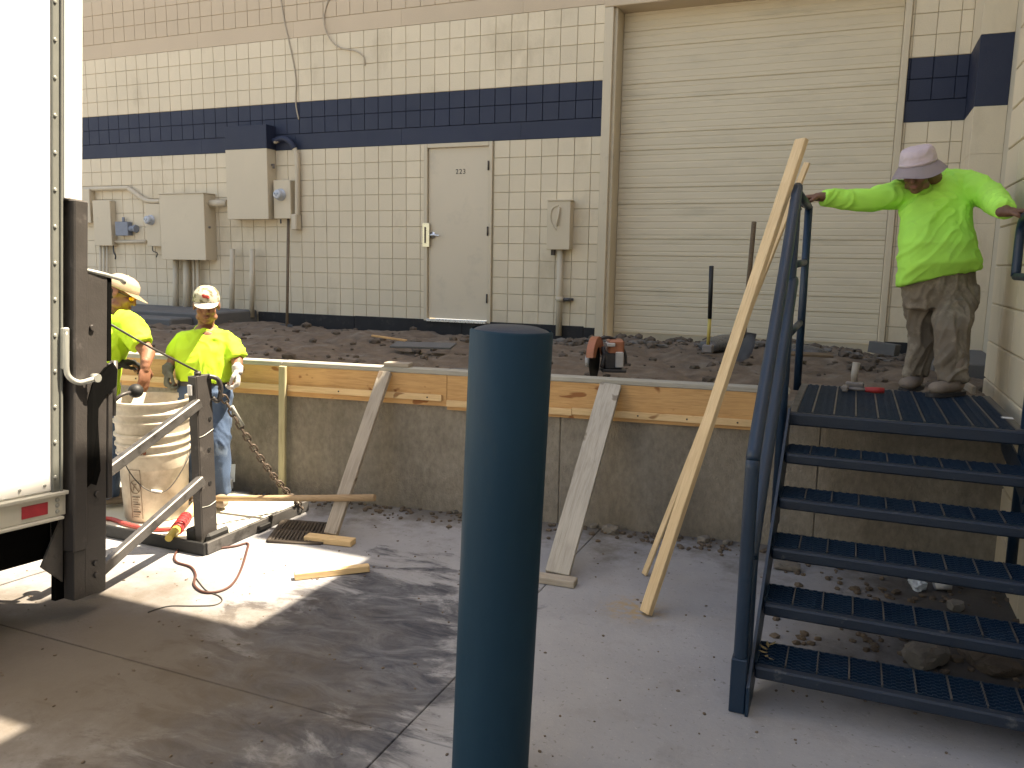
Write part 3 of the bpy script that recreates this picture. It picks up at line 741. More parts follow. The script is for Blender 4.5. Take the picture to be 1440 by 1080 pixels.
bm = BM(); tube(bm, smoothpath([(X1-.03,9.14,Z0),(X1-.0,9.12,Z0-.1),(X1+.03,9.12,Z0-.15),(X1+.0,9.14,Z0-.2)],5), .012, 6); mk('dangling_wire', bm, M['darkcable'], r)
r, X0,X1,Z0,Z1 = wall_box('electrical_cabinet', 108,126,266,313,9.09, 'electrical cabinet half hidden by the truck edge, farthest left on the wall', 'electrical box', lip=False)
r, X0,X1,Z0,Z1 = wall_box('junction_box', 162,179,312,331,9.10, 'small blue-grey octagonal junction box between the narrow cabinet and short meter', 'junction box', 'greybox', lip=False)
bm = BM(); zc=(Z0+Z1)/2; cyl(bm,(X1,9.15,zc),(X1+.1,9.15,zc),.045,12); cyl(bm,(X1+.1,9.15,zc),(X1+.13,9.15,zc),.06,6); mk('hub', bm, M['greybox'], r)
bm = BM(); cyl(bm,((X0+X1)/2,9.15,Z1),((X0+X1)/2,9.15,Z1+.07),.02,10); mk('nipple', bm, M['greybox'], r)
r, X0,X1,Z0,Z1 = wall_box('disconnect_box', 769.5,801,283,350.5,9.06, 'cream disconnect switch box on a pipe between the door and roll-up door', 'electrical box')
c = ony(783,306,9.06)
bm = BM(); tube(bm, smoothpath([(c.x+.02,9.058,c.z+.14),(c.x-.055,9.05,c.z+.10),(c.x-.075,9.05,c.z-.0),(c.x-.045,9.05,c.z-.09),(c.x-.0,9.05,c.z-.14)],5), .006, 6); mk('handle_guard', bm, M['cream_steel'], r)
bm = BM(); tube(bm, [(c.x+.035,9.045,c.z+.12),(c.x+.015,9.025,c.z-.10)], .013, 8); cyl(bm,(c.x+.032,9.06,c.z+.1),(c.x+.032,9.04,c.z+.1),.016,8); mk('switch_handle', bm, M['cream_steel'], r)
bm = BM(); box(bm, X0+.03,X0+.075,9.12,9.17,Z0-.07,Z0-.005,.004); mk('knockout', bm, M['grate'], r)
def pipe(pts, rad, label, m='conduit', name='conduit', cat='conduit', n=6, group=None):
    P = [V((ony(x,y,Y).x, Y, ony(x,y,Y).z)) for x,y,Y in pts]
    o = tubeo(name, smoothpath(P, n) if len(P) > 2 else P, rad, M[m], None, 12); tag(o, label, cat, group); return o
yp = 9.155
pipe([(100,267,yp),(172,264.5,yp),(182,266,yp),(200,279,yp),(210,283,yp),(226,283,yp)], .033, 'cream conduit with a double bend running into the wide cabinet from the left')
pipe([(160,340,yp),(206,340,yp)], .024, 'short thin level conduit joining the narrow cabinet to the short meter box')
o = pipe([(290,286,9.10),(320,286,9.10)], .05, 'thick level conduit nipple joining the wide cabinet to the tall one')
o = pipe([(386,199,9.12),(398,195,9.12),(408,200,9.12),(415,212,9.14),(418,232,9.14),(418,308,9.14)], .034, 'bent conduit curving from the navy stripe down beside the dome meter')
bm = BM(); 
pts = [(384,199,9.12),(398,195,9.12),(408,200,9.12),(414,209,9.135)]
tube(bm, smoothpath([V((ony(x,y,Y).x,Y,ony(x,y,Y).z)) for x,y,Y in pts],6), .0365, 12); q = mk('navy_elbow', bm, M['navy']); q.parent = o
c = ony(416.5,312,9.13); q = boxo('pull_fitting', c.x-.045,c.x+.045,9.07,9.19,c.z-.11,c.z+.10, M['conduit'], None, .012); q.parent = o
for x, rr, lb in ((247.5,.042,'leftmost of four conduits below the wide cabinet, thick'),(263,.05,'thickest of four conduits below the wide cabinet'),(272.5,.018,'thin conduit under the wide cabinet, next to the thickest one'),(278.5,.024,'rightmost conduit coming out below the wide cabinet')):
    pipe([(x,362,9.12),(x-.5+ (0 if x<270 else 1),447,9.12)], rr, lb)
for x, lb in ((141.5,'left of three thin pipes under the narrow cabinet'),(146.5,'middle of three thin pipes under the narrow cabinet'),(151,'right of three thin pipes under the narrow cabinet')):
    pipe([(x,344,9.14),(x-.3,448,9.14)], .016, lb)
for x, lb in ((327,'left of the two cut-off pipe stubs standing below the tall cabinet'),(355,'right of the two cut-off pipe stubs standing below the tall cabinet')):
    pipe([(x,350,9.08),(x-1.,446,9.08)], .036, lb)
o = pipe([(788,350,9.13),(785.5,472,9.13)], .036, 'vertical conduit below the disconnect box with a clamp on it')
c = ony(786,421,9.10)
q = boxo('pipe_clamp', c.x-.05,c.x+.15,9.165,9.195,c.z-.016,c.z+.016, M['wornsteel'], None, .003); q.parent=o
bm=BM(); cyl(bm,(c.x,9.13,c.z-.03),(c.x,9.13,c.z+.03),.045,14); q=mk('clamp_band', bm, M['conduit']); q.parent=o
bm=BM(); cyl(bm,(c.x-.05,9.13,c.z),(c.x+.14,9.13,c.z),.012,8); cyl(bm,(c.x+.05,9.13,c.z),(c.x+.13,9.13,c.z),.022,8); q=mk('clamp_bolt', bm, M['wornsteel']); q.parent=o
pipe([(391,-25,9.19),(400,30,9.19),(410,75,9.185),(416,110,9.19),(416,145,9.19),(420,168,9.19)], .009, 'thin cable hanging down the wall to the navy stripe', 'cable','wall_cable','cable')
pipe([(468,-15,9.19),(457,15,9.19),(456,35,9.17),(464,55,9.17),(478,67,9.18),(500,72,9.18),(511,80,9.18),(513,92,9.19)], .009, 'short thin cable curling over the tan stripe right of the straight one', 'cable','wall_cable','cable')
# ------------------------------------------------------------------ dock floor things
boxo_ = boxo('concrete_pad', -11.5,-7.74,8.15,WY-.005,.6,.985, M['padconc'], None, .02); tag(boxo_, 'grey concrete pad at the foot of the wall behind the two capped workers', 'concrete pad')
boxo_ = boxo('concrete_curb', -9.2,-7.9,7.75,8.14,.6,.93, M['padconc'], None, .02); tag(boxo_, 'low grey kerb step in front of the concrete pad', 'kerb')
# shovel leaning on wall
def dz(p): return V((p[0],p[1],dirt_z(p[0],p[1],0)))
a = ony(405.5,308,9.13); b = ony(403.5,460,8.62)
sh = root('shovel', tuple(b), 'dark handled shovel leaning on the wall below the dome meter', 'shovel')
tubeo('handle', [a, b+(a-b)*.5, b], .019, M['darkhandle'], sr if False else sh, 10)
bm = BM()
def blade(bm, c, ax, sd, L, Wd, nrm, curve=.02):
    g = []
    for i in range(7):
        t = i/6; hw = Wd/2*(1 if t<.55 else math.sqrt(max(.04,1-((t-.55)/.47)**2))); row=[]
        for k in range(5):
            u = -1+2*k/4; row.append(bm.verts.new(V(c)+ax*(t*L)+sd*(u*hw)+nrm*(curve*(u*u)-.01*math.sin(t*3))))
        g.append(row)
    fs=[]
    for i in range(6):
        for k in range(4): fs.append(bm.faces.new((g[i][k],g[i][k+1],g[i+1][k+1],g[i+1][k])))
    bmesh.ops.solidify(bm, geom=fs, thickness=.003)
blade(bm, b+V((0,0,.04)), (b-a).normalized(), V((1,0,0)), .20, .21, V((0,-1,0))); mk('blade', bm, M['padconc'], sh, True)
# square shovel with wood handle, right
a = ony(1060.5,312,7.1); b = V((a.x-.07,7.25,dirt_z(a.x,7.25,0)+.20)); b = ony(1053,425,7.3)
e = ony(1046,470,7.33); b = e
sh = root('shovel', tuple(e), 'shovel standing in the dirt behind the leaning plank, wooden handle and worn blade', 'shovel')
tubeo('handle', [a, e], .02, M['darkhandle'], sh, 10)
bm = BM(); ax = V((-.12,-.35,-1)).normalized(); blade(bm, e+V((0,0,.02)), ax, V((.95,-.3,0)).normalized(), .27, .24, V((0,-1,-.2)).normalized(), .025); cyl(bm, e+V((0,0,.10)), e-V((0,0,.03)), .024, 10); mk('blade', bm, M['shovelsteel'], sh, True)
# digging bar: black grip, yellow shaft
a = ony(1000.5,374,7.6); m1 = ony(998,448,7.65); b = ony(995.5,489,7.7)
sh = root('sledge_hammer', tuple(b), 'long tool standing in the dirt with black grip and yellow lower shaft', 'hammer')
tubeo('grip', [a, m1], [.021,.019], M['blackgrip'], sh, 12); tubeo('shaft', [m1, b], .0165, M['yellowhandle'], sh, 12)
bm = BM(); c = b; box(bm, c.x-.05,c.x+.05,c.y-.04,c.y+.04,c.z-.05,c.z+.03,.012); mk('head', bm, M['toolsteel'], sh)
# scraps in the dirt
p = ony(575,482,7.0)
o = beam('metal_scrap', (p.x,6.7,.91), (ony(638,484,6.75).x,6.75,.925), .16, .02, (0,1,.2), M['padconc']); tag(o, 'flat grey scrap lying in the dirt left of the bollard top', 'scrap')
o = beam('wood_stick', ony(523,472,7.4), ony(572,479,7.4), .035, .02, (0,1,0), M['ply']); tag(o, 'thin orange wooden stick lying in the dirt above the form', 'stick')
o = beam('pipe_piece', ony(1225,487,8.0), ony(1262,493,7.9), .12, .10, (0,1,0), M['padconc']); tag(o, 'grey concrete chunk on the dirt behind the staircase platform', 'concrete chunk')
o = beam('board_piece', ony(1110,497,7.0), ony(1170,500,7.1), .10, .02, (0,1,.1), M['darkhandle']); tag(o, 'dull board lying on the dirt seen through the left stair rail', 'board')
# plastic film roll
bm = BM(); rock_bm(bm, (-1.15,8.35,.93), .50,.17,.085, 3.3, 3, .25); rock_bm(bm, (-.45,8.3,.90), .35,.15,.06, 5.3, 3, .25)
tag(mk('film_roll', bm, M['polyfilm'], None, True), 'crumpled dark plastic film on the dirt below the roll-up door', 'plastic film')

# ---- cut-off saw
base = onz(850,519,.955)
sw = root('cutoff_saw', tuple(base), 'orange cut-off saw standing on the dirt just behind the form', 'saw')
def sp(x, y, D=0): return ond(x, y, proj(base)[2]+D)
u = proj(base)[2]/FPX      # metres per photo pixel here
rgt = rt.normalized(); upv = V((0,0,1)); fw = V((-.38,.92,0)).normalized()
def lbox(name, cx, cy, w_, h_, d_, m, bev, D=0., parent=sw):
    c = sp(cx,cy,D); bm = BM(); box(bm, -w_*u/2,w_*u/2,-d_/2,d_/2,-h_*u/2,h_*u/2,bev)
    mw = Matrix(((rgt.x,fw.x,0,c.x),(rgt.y,fw.y,0,c.y),(0,0,1,c.z),(0,0,0,1)))
    for v in bm.verts: v.co = mw @ v.co
    return mk(name, bm, m, parent)
def disc(bm, c, ax, r_, t_, seg=28):
    ax = V(ax).normalized(); cyl(bm, V(c)-ax*t_/2, V(c)+ax*t_/2, r_, seg)
bm = BM(); disc(bm, sp(836,506,-.05), rgt*.93-fw*.36, 25*u*1.1, .006); mk('cutting_disc', bm, M['black'], sw)
bm = BM()
c = sp(836,502,-.05); axd = (rgt*.93-fw*.36).normalized(); e1 = axd.cross(upv).normalized()
for k in range(13):                                       # disc guard: a curved shell over the upper part of the disc
    pass
prev=None
for k in range(15):
    a_ = math.pi*(.02+.96*k/14); d = e1*math.cos(a_)+upv*math.sin(a_); ring=[]
    for rr, off in ((29*u,-.022),(29*u,.030),(14*u,.030),(14*u,.026),(27*u,.024),(27*u,-.022)): ring.append(bm.verts.new(c+d*rr+axd*off))
    if prev:
        for q in range(6): bm.faces.new((prev[q],prev[(q+1)%6],ring[(q+1)%6],ring[q]))
    prev=ring
mk('disc_guard', bm, M['saw_orange'], sw)
lbox('engine_cover', 865,487,22,20,.16, M['saw_orange'], .012, .03)
lbox('engine', 861,506,26,24,.15, M['saw_dark'], .01, .04)
lbox('filter_panel', 871,506,11,22,.03, M['saw_grey'], .005, -.045)
lbox('top_plate', 858,484,12,5,.12, M['saw_grey'], .004, -.02)
lbox('base_plate', 862,520,34,4,.16, M['saw_dark'], .004, .03)
bm = BM(); tube(bm, smoothpath([sp(838,490,-.03),sp(840,480,-.02),sp(850,474.5,0),sp(862,476,.03),sp(872,484,.05),sp(879,497,.05),sp(880,512,.05)],6), 2.2*u, 10); mk('front_handle', bm, M['saw_dark'], sw)
bm = BM(); disc(bm, sp(828,507,-.10), axd, 9*u, .03, 18); mk('flange_cover', bm, M['saw_grey'], sw)
tubeo('belt_arm', [sp(846,516,-.06), sp(850,500,-.02), sp(848,488,0)], 3*u, M['saw_dark'], sw, 8)

# ---- tools on the platform
hz = .974
p = V((.045,5.36,hz))
hm = root('club_hammer', tuple(p), 'grey club hammer standing upright on its head on the stair platform', 'hammer')
bm = BM(); box(bm, p.x-.05,p.x+.055,p.y-.024,p.y+.024,hz,hz+.046,.008); mk('head', bm, M['toolsteel'], hm)
tubeo('handle', [p+V((0,0,.045)), p+V((-.004,0,.09)), p+V((.004,0,.165))], [.018,.02,.023], M['greyconduit'], hm, 10)
p = V((.085,5.22,hz))
hm = root('claw_hammer', tuple(p), 'claw hammer lying on the stair platform with its red grip', 'hammer')
tubeo('shaft', [p+V((-.085,-.0,.02)), p+V((.06,.02,.018))], .010, M['toolsteel'], hm, 10)
tubeo('grip', [p+V((.02,.014,.02)), p+V((.08,.024,.019)), p+V((.125,.03,.02))], [.014,.019,.017], M['redgrip'], hm, 12)
bm = BM(); q = p+V((-.09,-.002,.022)); box(bm, q.x-.016,q.x+.016,q.y-.045,q.y+.03,q.z-.018,q.z+.018,.006); tube(bm, smoothpath([q+V((0,.03,0)),q+V((-.005,.06,-.003)),q+V((-.02,.09,-.012))],4), [.014]*5+[.011]*3+[.005], 8); mk('head', bm, M['toolsteel'], hm)

# ---- drain grate
gt = root('drain_grate', (-3.10,4.0,.0), 'rusty rectangular drain grate set in the yard beside the lift platform', 'drain grate')
A = onz(377,762,.004); Bp = onz(452,765,.004); Cp = onz(463,738,.004); Dp = onz(399,733,.004)
def bil(s, t): return (A*(1-s)+Bp*s)*(1-t)+(Dp*(1-s)+Cp*s)*t
bm = BM(); f=[bil(0,0),bil(1,0),bil(1,1),bil(0,1)]
for i in range(4):
    a, b = f[i], f[(i+1)%4]; tube(bm, [a,b], .017, 4)
mk('frame', bm, M['grate'], gt)
bm = BM(); vs4=[bm.verts.new(q+V((0,0,-.002))) for q in f]; bm.faces.new(vs4); mk('pit', bm, M['black'], gt)
for i in range(1,14):
    s = i/14; tubeo('bar', [bil(s,.02)+V((0,0,.004)), bil(s,.98)+V((0,0,.004))], .0105, M['grate'], gt, 4)
tubeo('cross_bar', [bil(.0,.5)+V((0,0,.002)), bil(1,.5)+V((0,0,.002))], .012, M['grate'], gt, 4)

# ---- timber offcut, rake handle, cords
o = beam('timber_offcut', onz(414,810,.02), onz(519,798,.022), .045, .036, (0,1,0), M['batten']); tag(o, 'short pine offcut lying at the edge of the sunlit patch', 'timber offcut')
o = root('rake_handle', tuple(ond(400,704,5.5)), 'long round wooden tool handle lying across the foot of the narrow brace', 'tool handle')
ha, hb = V((-4.02,3.98,.115)), ony(527,700,4.14)
tubeo('shaft', [ha, ha+(hb-ha)*.5, hb], [.018,.02,.022], M['ashwood'], o, 12)
pts = [onz(x,y,.008) for x,y in ((255,768),(246,780),(248,790),(268,797),(275,808),(273,822),(285,832),(305,832),(325,823),(338,803),(347,775),(348,764),(330,768),(300,772))]
tag(tubeo('extension_cord', smoothpath(pts,8), .0065, M['redcord'], None, 8), 'red-brown cord looped on the sunlit concrete below the lift post', 'cord')
pts = [onz(x,y,.004) for x,y in ((275,812),(290,830),(308,838),(312,845),(300,851),(270,852),(240,852),(222,856),(208,861))]
tag(tubeo('thin_wire', smoothpath(pts,8), .003, M['darkcable'], None, 6), 'thin dark wire trailing left from the looped cord', 'wire')

# ---- debris under the stairs
def deb(name, c, s, m, label, cat, seed, sub=3, rough=.35, group=None, bevel=True):
    bm = BM(); rock_bm(bm, c, *s, seed, sub, rough); return tag(mk(name, bm, m), label, cat, group)
c = onz(1302,918,.05); deb('concrete_chunk', (c.x,c.y,.045), (.115,.08,.055), M['rubble'], 'largest pale rubble lump under the stairs, seen over the bottom tread', 'rubble lump', 3.1)
c = onz(1345,850,.03); deb('concrete_chunk', (c.x,c.y,.025), (.045,.035,.028), M['rubble'], 'small squarish pale lump under the stairs beside the plastic cup', 'rubble lump', 5.7)
c = onz(1107,793,.03); deb('concrete_chunk', (c.x,c.y,.02), (.09,.06,.03), M['rubble'], 'flat stone behind the left stringer at the dock wall', 'rubble lump', 8.2)
c = onz(1378,915,.03); deb('dirt_lump', (c.x,c.y,.02), (.13,.10,.04), M['darkrubble'], 'low dark heap of dirt beside the side wall under the stairs', 'dirt heap', 2.2)
c = onz(1405,935,.03); deb('dirt_lump', (c.x,c.y,.02), (.10,.08,.035), M['darkrubble'], 'dark dirt lump under the right end of the bottom tread', 'dirt heap', 4.4)
c = onz(860,742,.03); deb('concrete_chunk', (c.x,c.y-.02,.022), (.07,.045,.035), M['rubble'], 'pale stone lying by the dock wall between brace and planks', 'rubble lump', 6.6)
c = onz(1322,820,.04)
bm = BM(); cyl(bm, c+V((-.03,0,-.005)), c+V((.045,.015,.012)), .034, 20, .045); tag(mk('plastic_cup', bm, M['whiteplastic']), 'white plastic cup lying under the stairs', 'cup')
c = onz(1290,822,.03); deb('plastic_bag', (c.x,c.y,.03), (.05,.045,.035), M['plastic'], 'crumpled clear plastic left of the white cup under the stairs', 'plastic bag', 9.1, 3, .7)
bm = BM()
for k in range(7):
    a_ = k*.9; c = onz(1072,912,.165+.01*k%2); q=V((c.x+.02,c.y+.05,.17))
    v = [q+V((math.cos(a_),math.sin(a_),.25))*.045, q+V((math.cos(a_+.35),math.sin(a_+.35),.1))*.022, q, q+V((math.cos(a_-.35),math.sin(a_-.35),.15))*.022]
    bm.faces.new([bm.verts.new(x) for x in v])
tag(mk('dry_leaf_clump', bm, M['leaf']), 'dry leaves caught at the left end of the bottom tread', 'leaves')
for k, (x, y, s) in enumerate(((655,730,.035),(690,734,.05),(835,742,.035),(950,757,.04),(990,762,.05),(1022,765,.035),(640,722,.03),(930,752,.03))):
    c = onz(x,y,0); deb('stone', (c.x,c.y,s*.35), (s,s*.7,s*.5), M['rubble'], 'small broken stone in the rubble line at the foot of the dock wall', 'stone', k*1.37+.4, 2, .4, 'stones along the dock wall')
for k, (x, y, s) in enumerate(((1180,800,.03),(1200,830,.025),(1260,835,.03),(1225,905,.02),(1270,900,.03),(1345,930,.035),(1240,815,.02),(1290,860,.025),(1150,900,.02))):
    c = onz(x,y,0); deb('stone', (c.x,c.y,s*.35), (s,s*.7,s*.5), M['darkrubble'], 'small dark stone in the dirt under the stairs', 'stone', k*1.77+.9, 2, .4, 'stones under the stairs')

# ================================================================== TRUCK
TP = (-3.30,2.60,.10)
tk = root('box_truck', TP, 'white box truck with a black steel tail lift, backed up at the left', 'truck')
TX = -3.30
boxo('box_side', -5.75,TX,-4.2,2.468,.63,3.45, M['white'], tk, .01)
bm = BM(); box(bm, TX-.02,TX+.012,2.452,2.497,.61,3.45,.003); box(bm, TX+.006,TX+.022,2.486,2.497,.61,3.45,.002); mk('corner_trim', bm, M['trim_grey'], tk)
bm = BM(); cyl(bm, (0,0,0), (.006,0,0), .0095, 8, .006); rv = mesh_of('rivet', bm, M['alu'])
for k in range(17): inst('rivet', rv, (TX+.012,2.464,.70+k*.161), tk)
bm = BM()
for y, z in ((2.30,.665),(2.42,.665)): cyl(bm, (TX,y,z),(TX+.004,y,z),.007,8)
mk('panel_screw', bm, M['alu'], tk)
bm = BM(); box(bm, TX-.03,TX+.018,2.50,2.60,1.955,3.45,.006); box(bm, TX+.0,TX+.026,2.50,2.522,1.955,3.45,.003); mk('corner_post', bm, M['white'], tk)
rl = boxo('bottom_rail', TX-.05,TX+.012,-4.2,2.520,.515,.612, M['rail'], tk, .004)
boxo('rail_lip', TX-.05,TX+.030,-4.2,2.522,.613,.630, M['rail'], rl, .003)
boxo('rail_lip', TX-.05,TX+.028,-4.2,2.50,.500,.514, M['rail'], rl, .003)
boxo('red_reflector', TX+.012,TX+.0165,2.30,2.425,.537,.592, M['red_refl'], rl, .001)
boxo('red_reflector', TX+.012,TX+.0165,1.1,1.225,.537,.592, M['red_refl'], rl, .001)
bm = BM()
for y, z in ((2.475,.592),(2.475,.566),(2.475,.538)): cyl(bm,(TX+.012,y,z),(TX+.019,y,z),.011,8,.007)
mk('rail_rivet', bm, M['alu'], rl)
boxo('underbody', -5.7,TX-.06,-4.1,2.515,.30,.499, M['black_and_shadow'], tk, .02)
boxo('rear_door', -5.70,TX-.05,2.50,2.54,.64,3.4, M['white'], tk, .01)
for y in (.5,):
    for x in (TX-.16, -5.45):
        bm = BM(); cyl(bm,(x-.13,y,.31),(x+.11,y,.31),.40,36); w_ = mk('wheel', bm, M['black'], tk); bm = BM(); cyl(bm,(x+.111,y,.31),(x+.118,y,.31),.22,24); mk('rim', bm, M['alu'], w_)
# lift column
cl = boxo('lift_column', TX-.03,TX+.035,2.60,2.722,.10,1.635, M['blacksteel'], tk, .004)
boxo('column_rib', TX-.03,TX+.055,2.528,2.600,.335,1.955, M['blacksteel'], cl, .006)
boxo('column_rib', TX-.03,TX+.04,2.540,2.600,.10,.334, M['blacksteel'], cl, .003)
boxo('column_back', TX-.06,TX-.031,2.498,2.60,.10,1.94, M['black_and_shadow'], cl, .002)
bm = BM(); cyl(bm,(0,0,0),(.011,0,0),.016,10,.013); bmsh = mesh_of('bolt', bm, M['blacksteel'])
for y,z in ((2.635,1.38),(2.665,.585),(2.66,.25),(2.665,.19)): inst('bolt', bmsh, (TX+.035,y,z), cl)
bm = BM(); box(bm, TX-.02,TX+.03,2.724,2.752,1.22,1.63,.004); mk('guide_channel', bm, M['black_and_shadow'], cl)
bm = BM(); box(bm, TX-.02,TX+.036,2.728,2.756,.55,1.21,.004); mk('guide_channel', bm, M['blacksteel'], cl)
bm = BM()
a=[bm.verts.new((TX-.02,y,z)) for y,z in ((2.52,.51),(2.52,.19),(2.41,.29))]; b=[bm.verts.new((TX-.01,y,z)) for y,z in ((2.52,.51),(2.52,.19),(2.41,.29))]
bm.faces.new(a); bm.faces.new(b[::-1])
for i in range(3): bm.faces.new((a[i],a[(i+1)%3],b[(i+1)%3],b[i]))
mk('gusset', bm, M['wornsteel'], tk)
bm = BM(); tube(bm, [(TX+.03,2.60,1.645),(TX+.035,2.70,1.632),(TX+.03,2.80,1.615),(TX+.02,2.83,1.60)], [.010,.010,.010,.012], 8); mk('lock_rod', bm, M['alu'], tk)
bm = BM(); tube(bm, smoothpath([(TX+.03,2.500,1.36),(TX+.035,2.50,1.22),(TX+.04,2.508,1.16),(TX+.06,2.545,1.13),(TX+.085,2.585,1.14),(TX+.09,2.61,1.15)],6), .013, 10)
box(bm, TX+.012,TX+.042,2.485,2.517,1.19,1.38,.006); cyl(bm,(TX+.07,2.612,1.15),(TX+.105,2.612,1.15),.02,10); mk('grab_hook', bm, M['alu'], tk)
# cast shadow on the column, modelled as a thin near-black shape
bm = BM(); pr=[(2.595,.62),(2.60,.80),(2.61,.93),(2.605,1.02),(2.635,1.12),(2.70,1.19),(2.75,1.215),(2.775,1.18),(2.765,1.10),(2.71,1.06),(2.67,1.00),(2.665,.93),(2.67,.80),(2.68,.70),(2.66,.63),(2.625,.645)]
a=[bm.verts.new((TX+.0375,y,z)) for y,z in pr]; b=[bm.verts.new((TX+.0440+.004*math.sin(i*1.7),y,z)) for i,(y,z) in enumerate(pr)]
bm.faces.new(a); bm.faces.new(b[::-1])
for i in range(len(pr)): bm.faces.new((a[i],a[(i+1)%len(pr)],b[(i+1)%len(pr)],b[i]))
mk('shadow_shape', bm, M['black_and_shadow'], cl)
bm = BM(); tube(bm, [(TX-.0,2.78,.95),(TX-.0,2.79,1.22)], .018, 8); tube(bm, smoothpath([(TX+.0,2.79,1.02),(TX+.02,2.82,1.05),(TX+.02,2.87,1.06)],4), .009, 8); kb = mk('control_lever', bm, M['blacksteel'], tk)
bm = BM(); bmesh.ops.create_icosphere(bm, subdivisions=3, radius=.036)
for v in bm.verts: v.co += V((TX+.02,2.905,1.065))
mk('ball_knob', bm, M['black'], kb, True)

tk.rotation_euler = (R(-4.2),0,0)
# lift post, arms, platform (stand level on the yard; world frame)
lf = root('tail_lift', (-3.42,3.55,0), 'black tail-lift gate on the ground behind the truck with post, arms and platform', 'tail lift')
LX = -3.42
bm = BM(); box(bm, LX-.03,LX+.02,3.50,3.508,.0,1.035,.002); box(bm, LX-.012,LX+.02,3.509,3.628,.03,1.04,.004); box(bm, LX-.05,LX-.013,3.512,3.63,.03,1.035,.003)
po = mk('post', bm, M['blacksteel'], lf)
bm = BM(); box(bm, LX+.021,LX+.055,3.515,3.70,.0,.11,.018); box(bm, LX-.10,LX-.031,3.495,3.62,.0,.13,.008); mk('base_bracket', bm, M['black'], po)
bm = BM()
for y,z in ((3.585,.60),(3.58,.40),(3.60,.78)): cyl(bm,(LX+.02,y,z),(LX+.024,y,z),.012,10)
mk('bolt_hole', bm, M['black'], po)
bm = BM(); tube(bm, smoothpath([(LX+.0215,3.51,.685),(LX+.0215,3.55,.69),(LX+.0215,3.625,.715)],4), .0022, 5); tube(bm, smoothpath([(LX+.0215,3.51,.27),(LX+.0215,3.57,.265),(LX+.0215,3.625,.28)],4), .0022, 5); mk('scratch', bm, M['alu'], po)
boxo('white_tag', LX-.03,LX+.0,3.485,3.499,.93,.99, M['whiteplastic'], po, .002)
bm = BM(); cyl(bm,(LX-.0,3.54,1.04),(LX+.0,3.54,1.062),.02,8); tube(bm, smoothpath([(LX+.02,3.60,1.03),(LX+.05,3.64,1.01),(LX+.055,3.66,.95),(LX+.04,3.65,.88),(LX+.025,3.62,.9)],5), .014, 8); mk('shackle', bm, M['blacksteel'], po)
ax_ = onx(140,668,-3.40); bx_ = onx(276,565,-3.40)
beam('lift_arm', (-3.40,2.80,.60), (-3.40,3.52,.885), .058, .045, (0,-.37,.93), M['wornsteel'], lf, .006)
beam('lift_arm', (-3.40,2.78,.125), (-3.40,3.52,.435), .058, .045, (0,-.37,.93), M['wornsteel'], lf, .006)
pl = boxo('platform', -5.55,-3.36,3.475,4.42,.012,.055, M['rail'], lf, .003)
boxo('platform_edge', -3.358,-3.335,3.475,4.425,.004,.075, M['wornsteel'], lf, .003)
boxo('platform_edge', -5.55,-3.345,3.452,3.474,.004,.075, M['black'], lf, .003)
boxo('platform_nose', -3.355,-3.31,3.90,4.00,.02,.05, M['black'], lf, .005)
pts = [V((-3.38,2.83,1.43)), V((-3.41,3.2,1.232)), V((-3.42,3.54,1.062))]
tag(tubeo('steel_cable', pts, .006, M['darkcable'], None, 8), 'taut dark cable from the truck column down to the tail-lift post', 'cable')
# chain
def torus_link(L=.042, Wd=.026, r_=.0048):
    bm = BM(); n_=14; seg=6; pts=[]
    for k in range(n_):
        a_ = k*math.tau/n_; x = math.cos(a_)*Wd/2; y = math.sin(a_)*Wd/2; y += (L-Wd)/2*(1 if y>=0 else -1)
        pts.append(V((x,y,0)))
    rings=[]
    for k in range(n_):
        t = (pts[(k+1)%n_]-pts[k-1]).normalized(); a = V((0,0,1)); b = t.cross(a)
        rings.append([bm.verts.new(pts[k]+a*math.cos(q*math.tau/seg)*r_+b*math.sin(q*math.tau/seg)*r_) for q in range(seg)])
    for k in range(n_):
        for q in range(seg):
            f=bm.faces.new((rings[k][q],rings[(k+1)%n_][q],rings[(k+1)%n_][(q+1)%seg],rings[k][(q+1)%seg])); f.smooth=True
    return mesh_of('link', bm, M['rustychain'])
ch = root('chain', (-3.39,3.64,.93), 'rusty steel chain sloping from the tail-lift post to the platform edge', 'chain')
lm = torus_link(.060,.036,.0060)
p0, p1 = V((-3.375,3.655,.95)), V((-3.33,4.345,.045)); n_ = 25
pp = [p0.lerp(p1,k/n_)+V((0,0,-.07*math.sin(math.pi*k/n_))) for k in range(n_+1)]
for k in range(n_):
    o = link('link' , lm, ch); c = (pp[k]+pp[k+1])/2; y = (pp[k+1]-pp[k]).normalized(); x = V((1,0,0)); z = x.cross(y).normalized(); x = y.cross(z)
    mw = Matrix(((x.x,y.x,z.x,c.x),(x.y,y.y,z.y,c.y),(x.z,y.z,z.z,c.z),(0,0,0,1))) @ Matrix.Rotation(R(45+90*(k%2)),4,'Y'); o.matrix_basis = mw
tubeo('hook_rod', [pp[3]+V((.012,0,.02)), pp[6]+V((.012,0,.02))], .010, M['alu'], ch, 8)

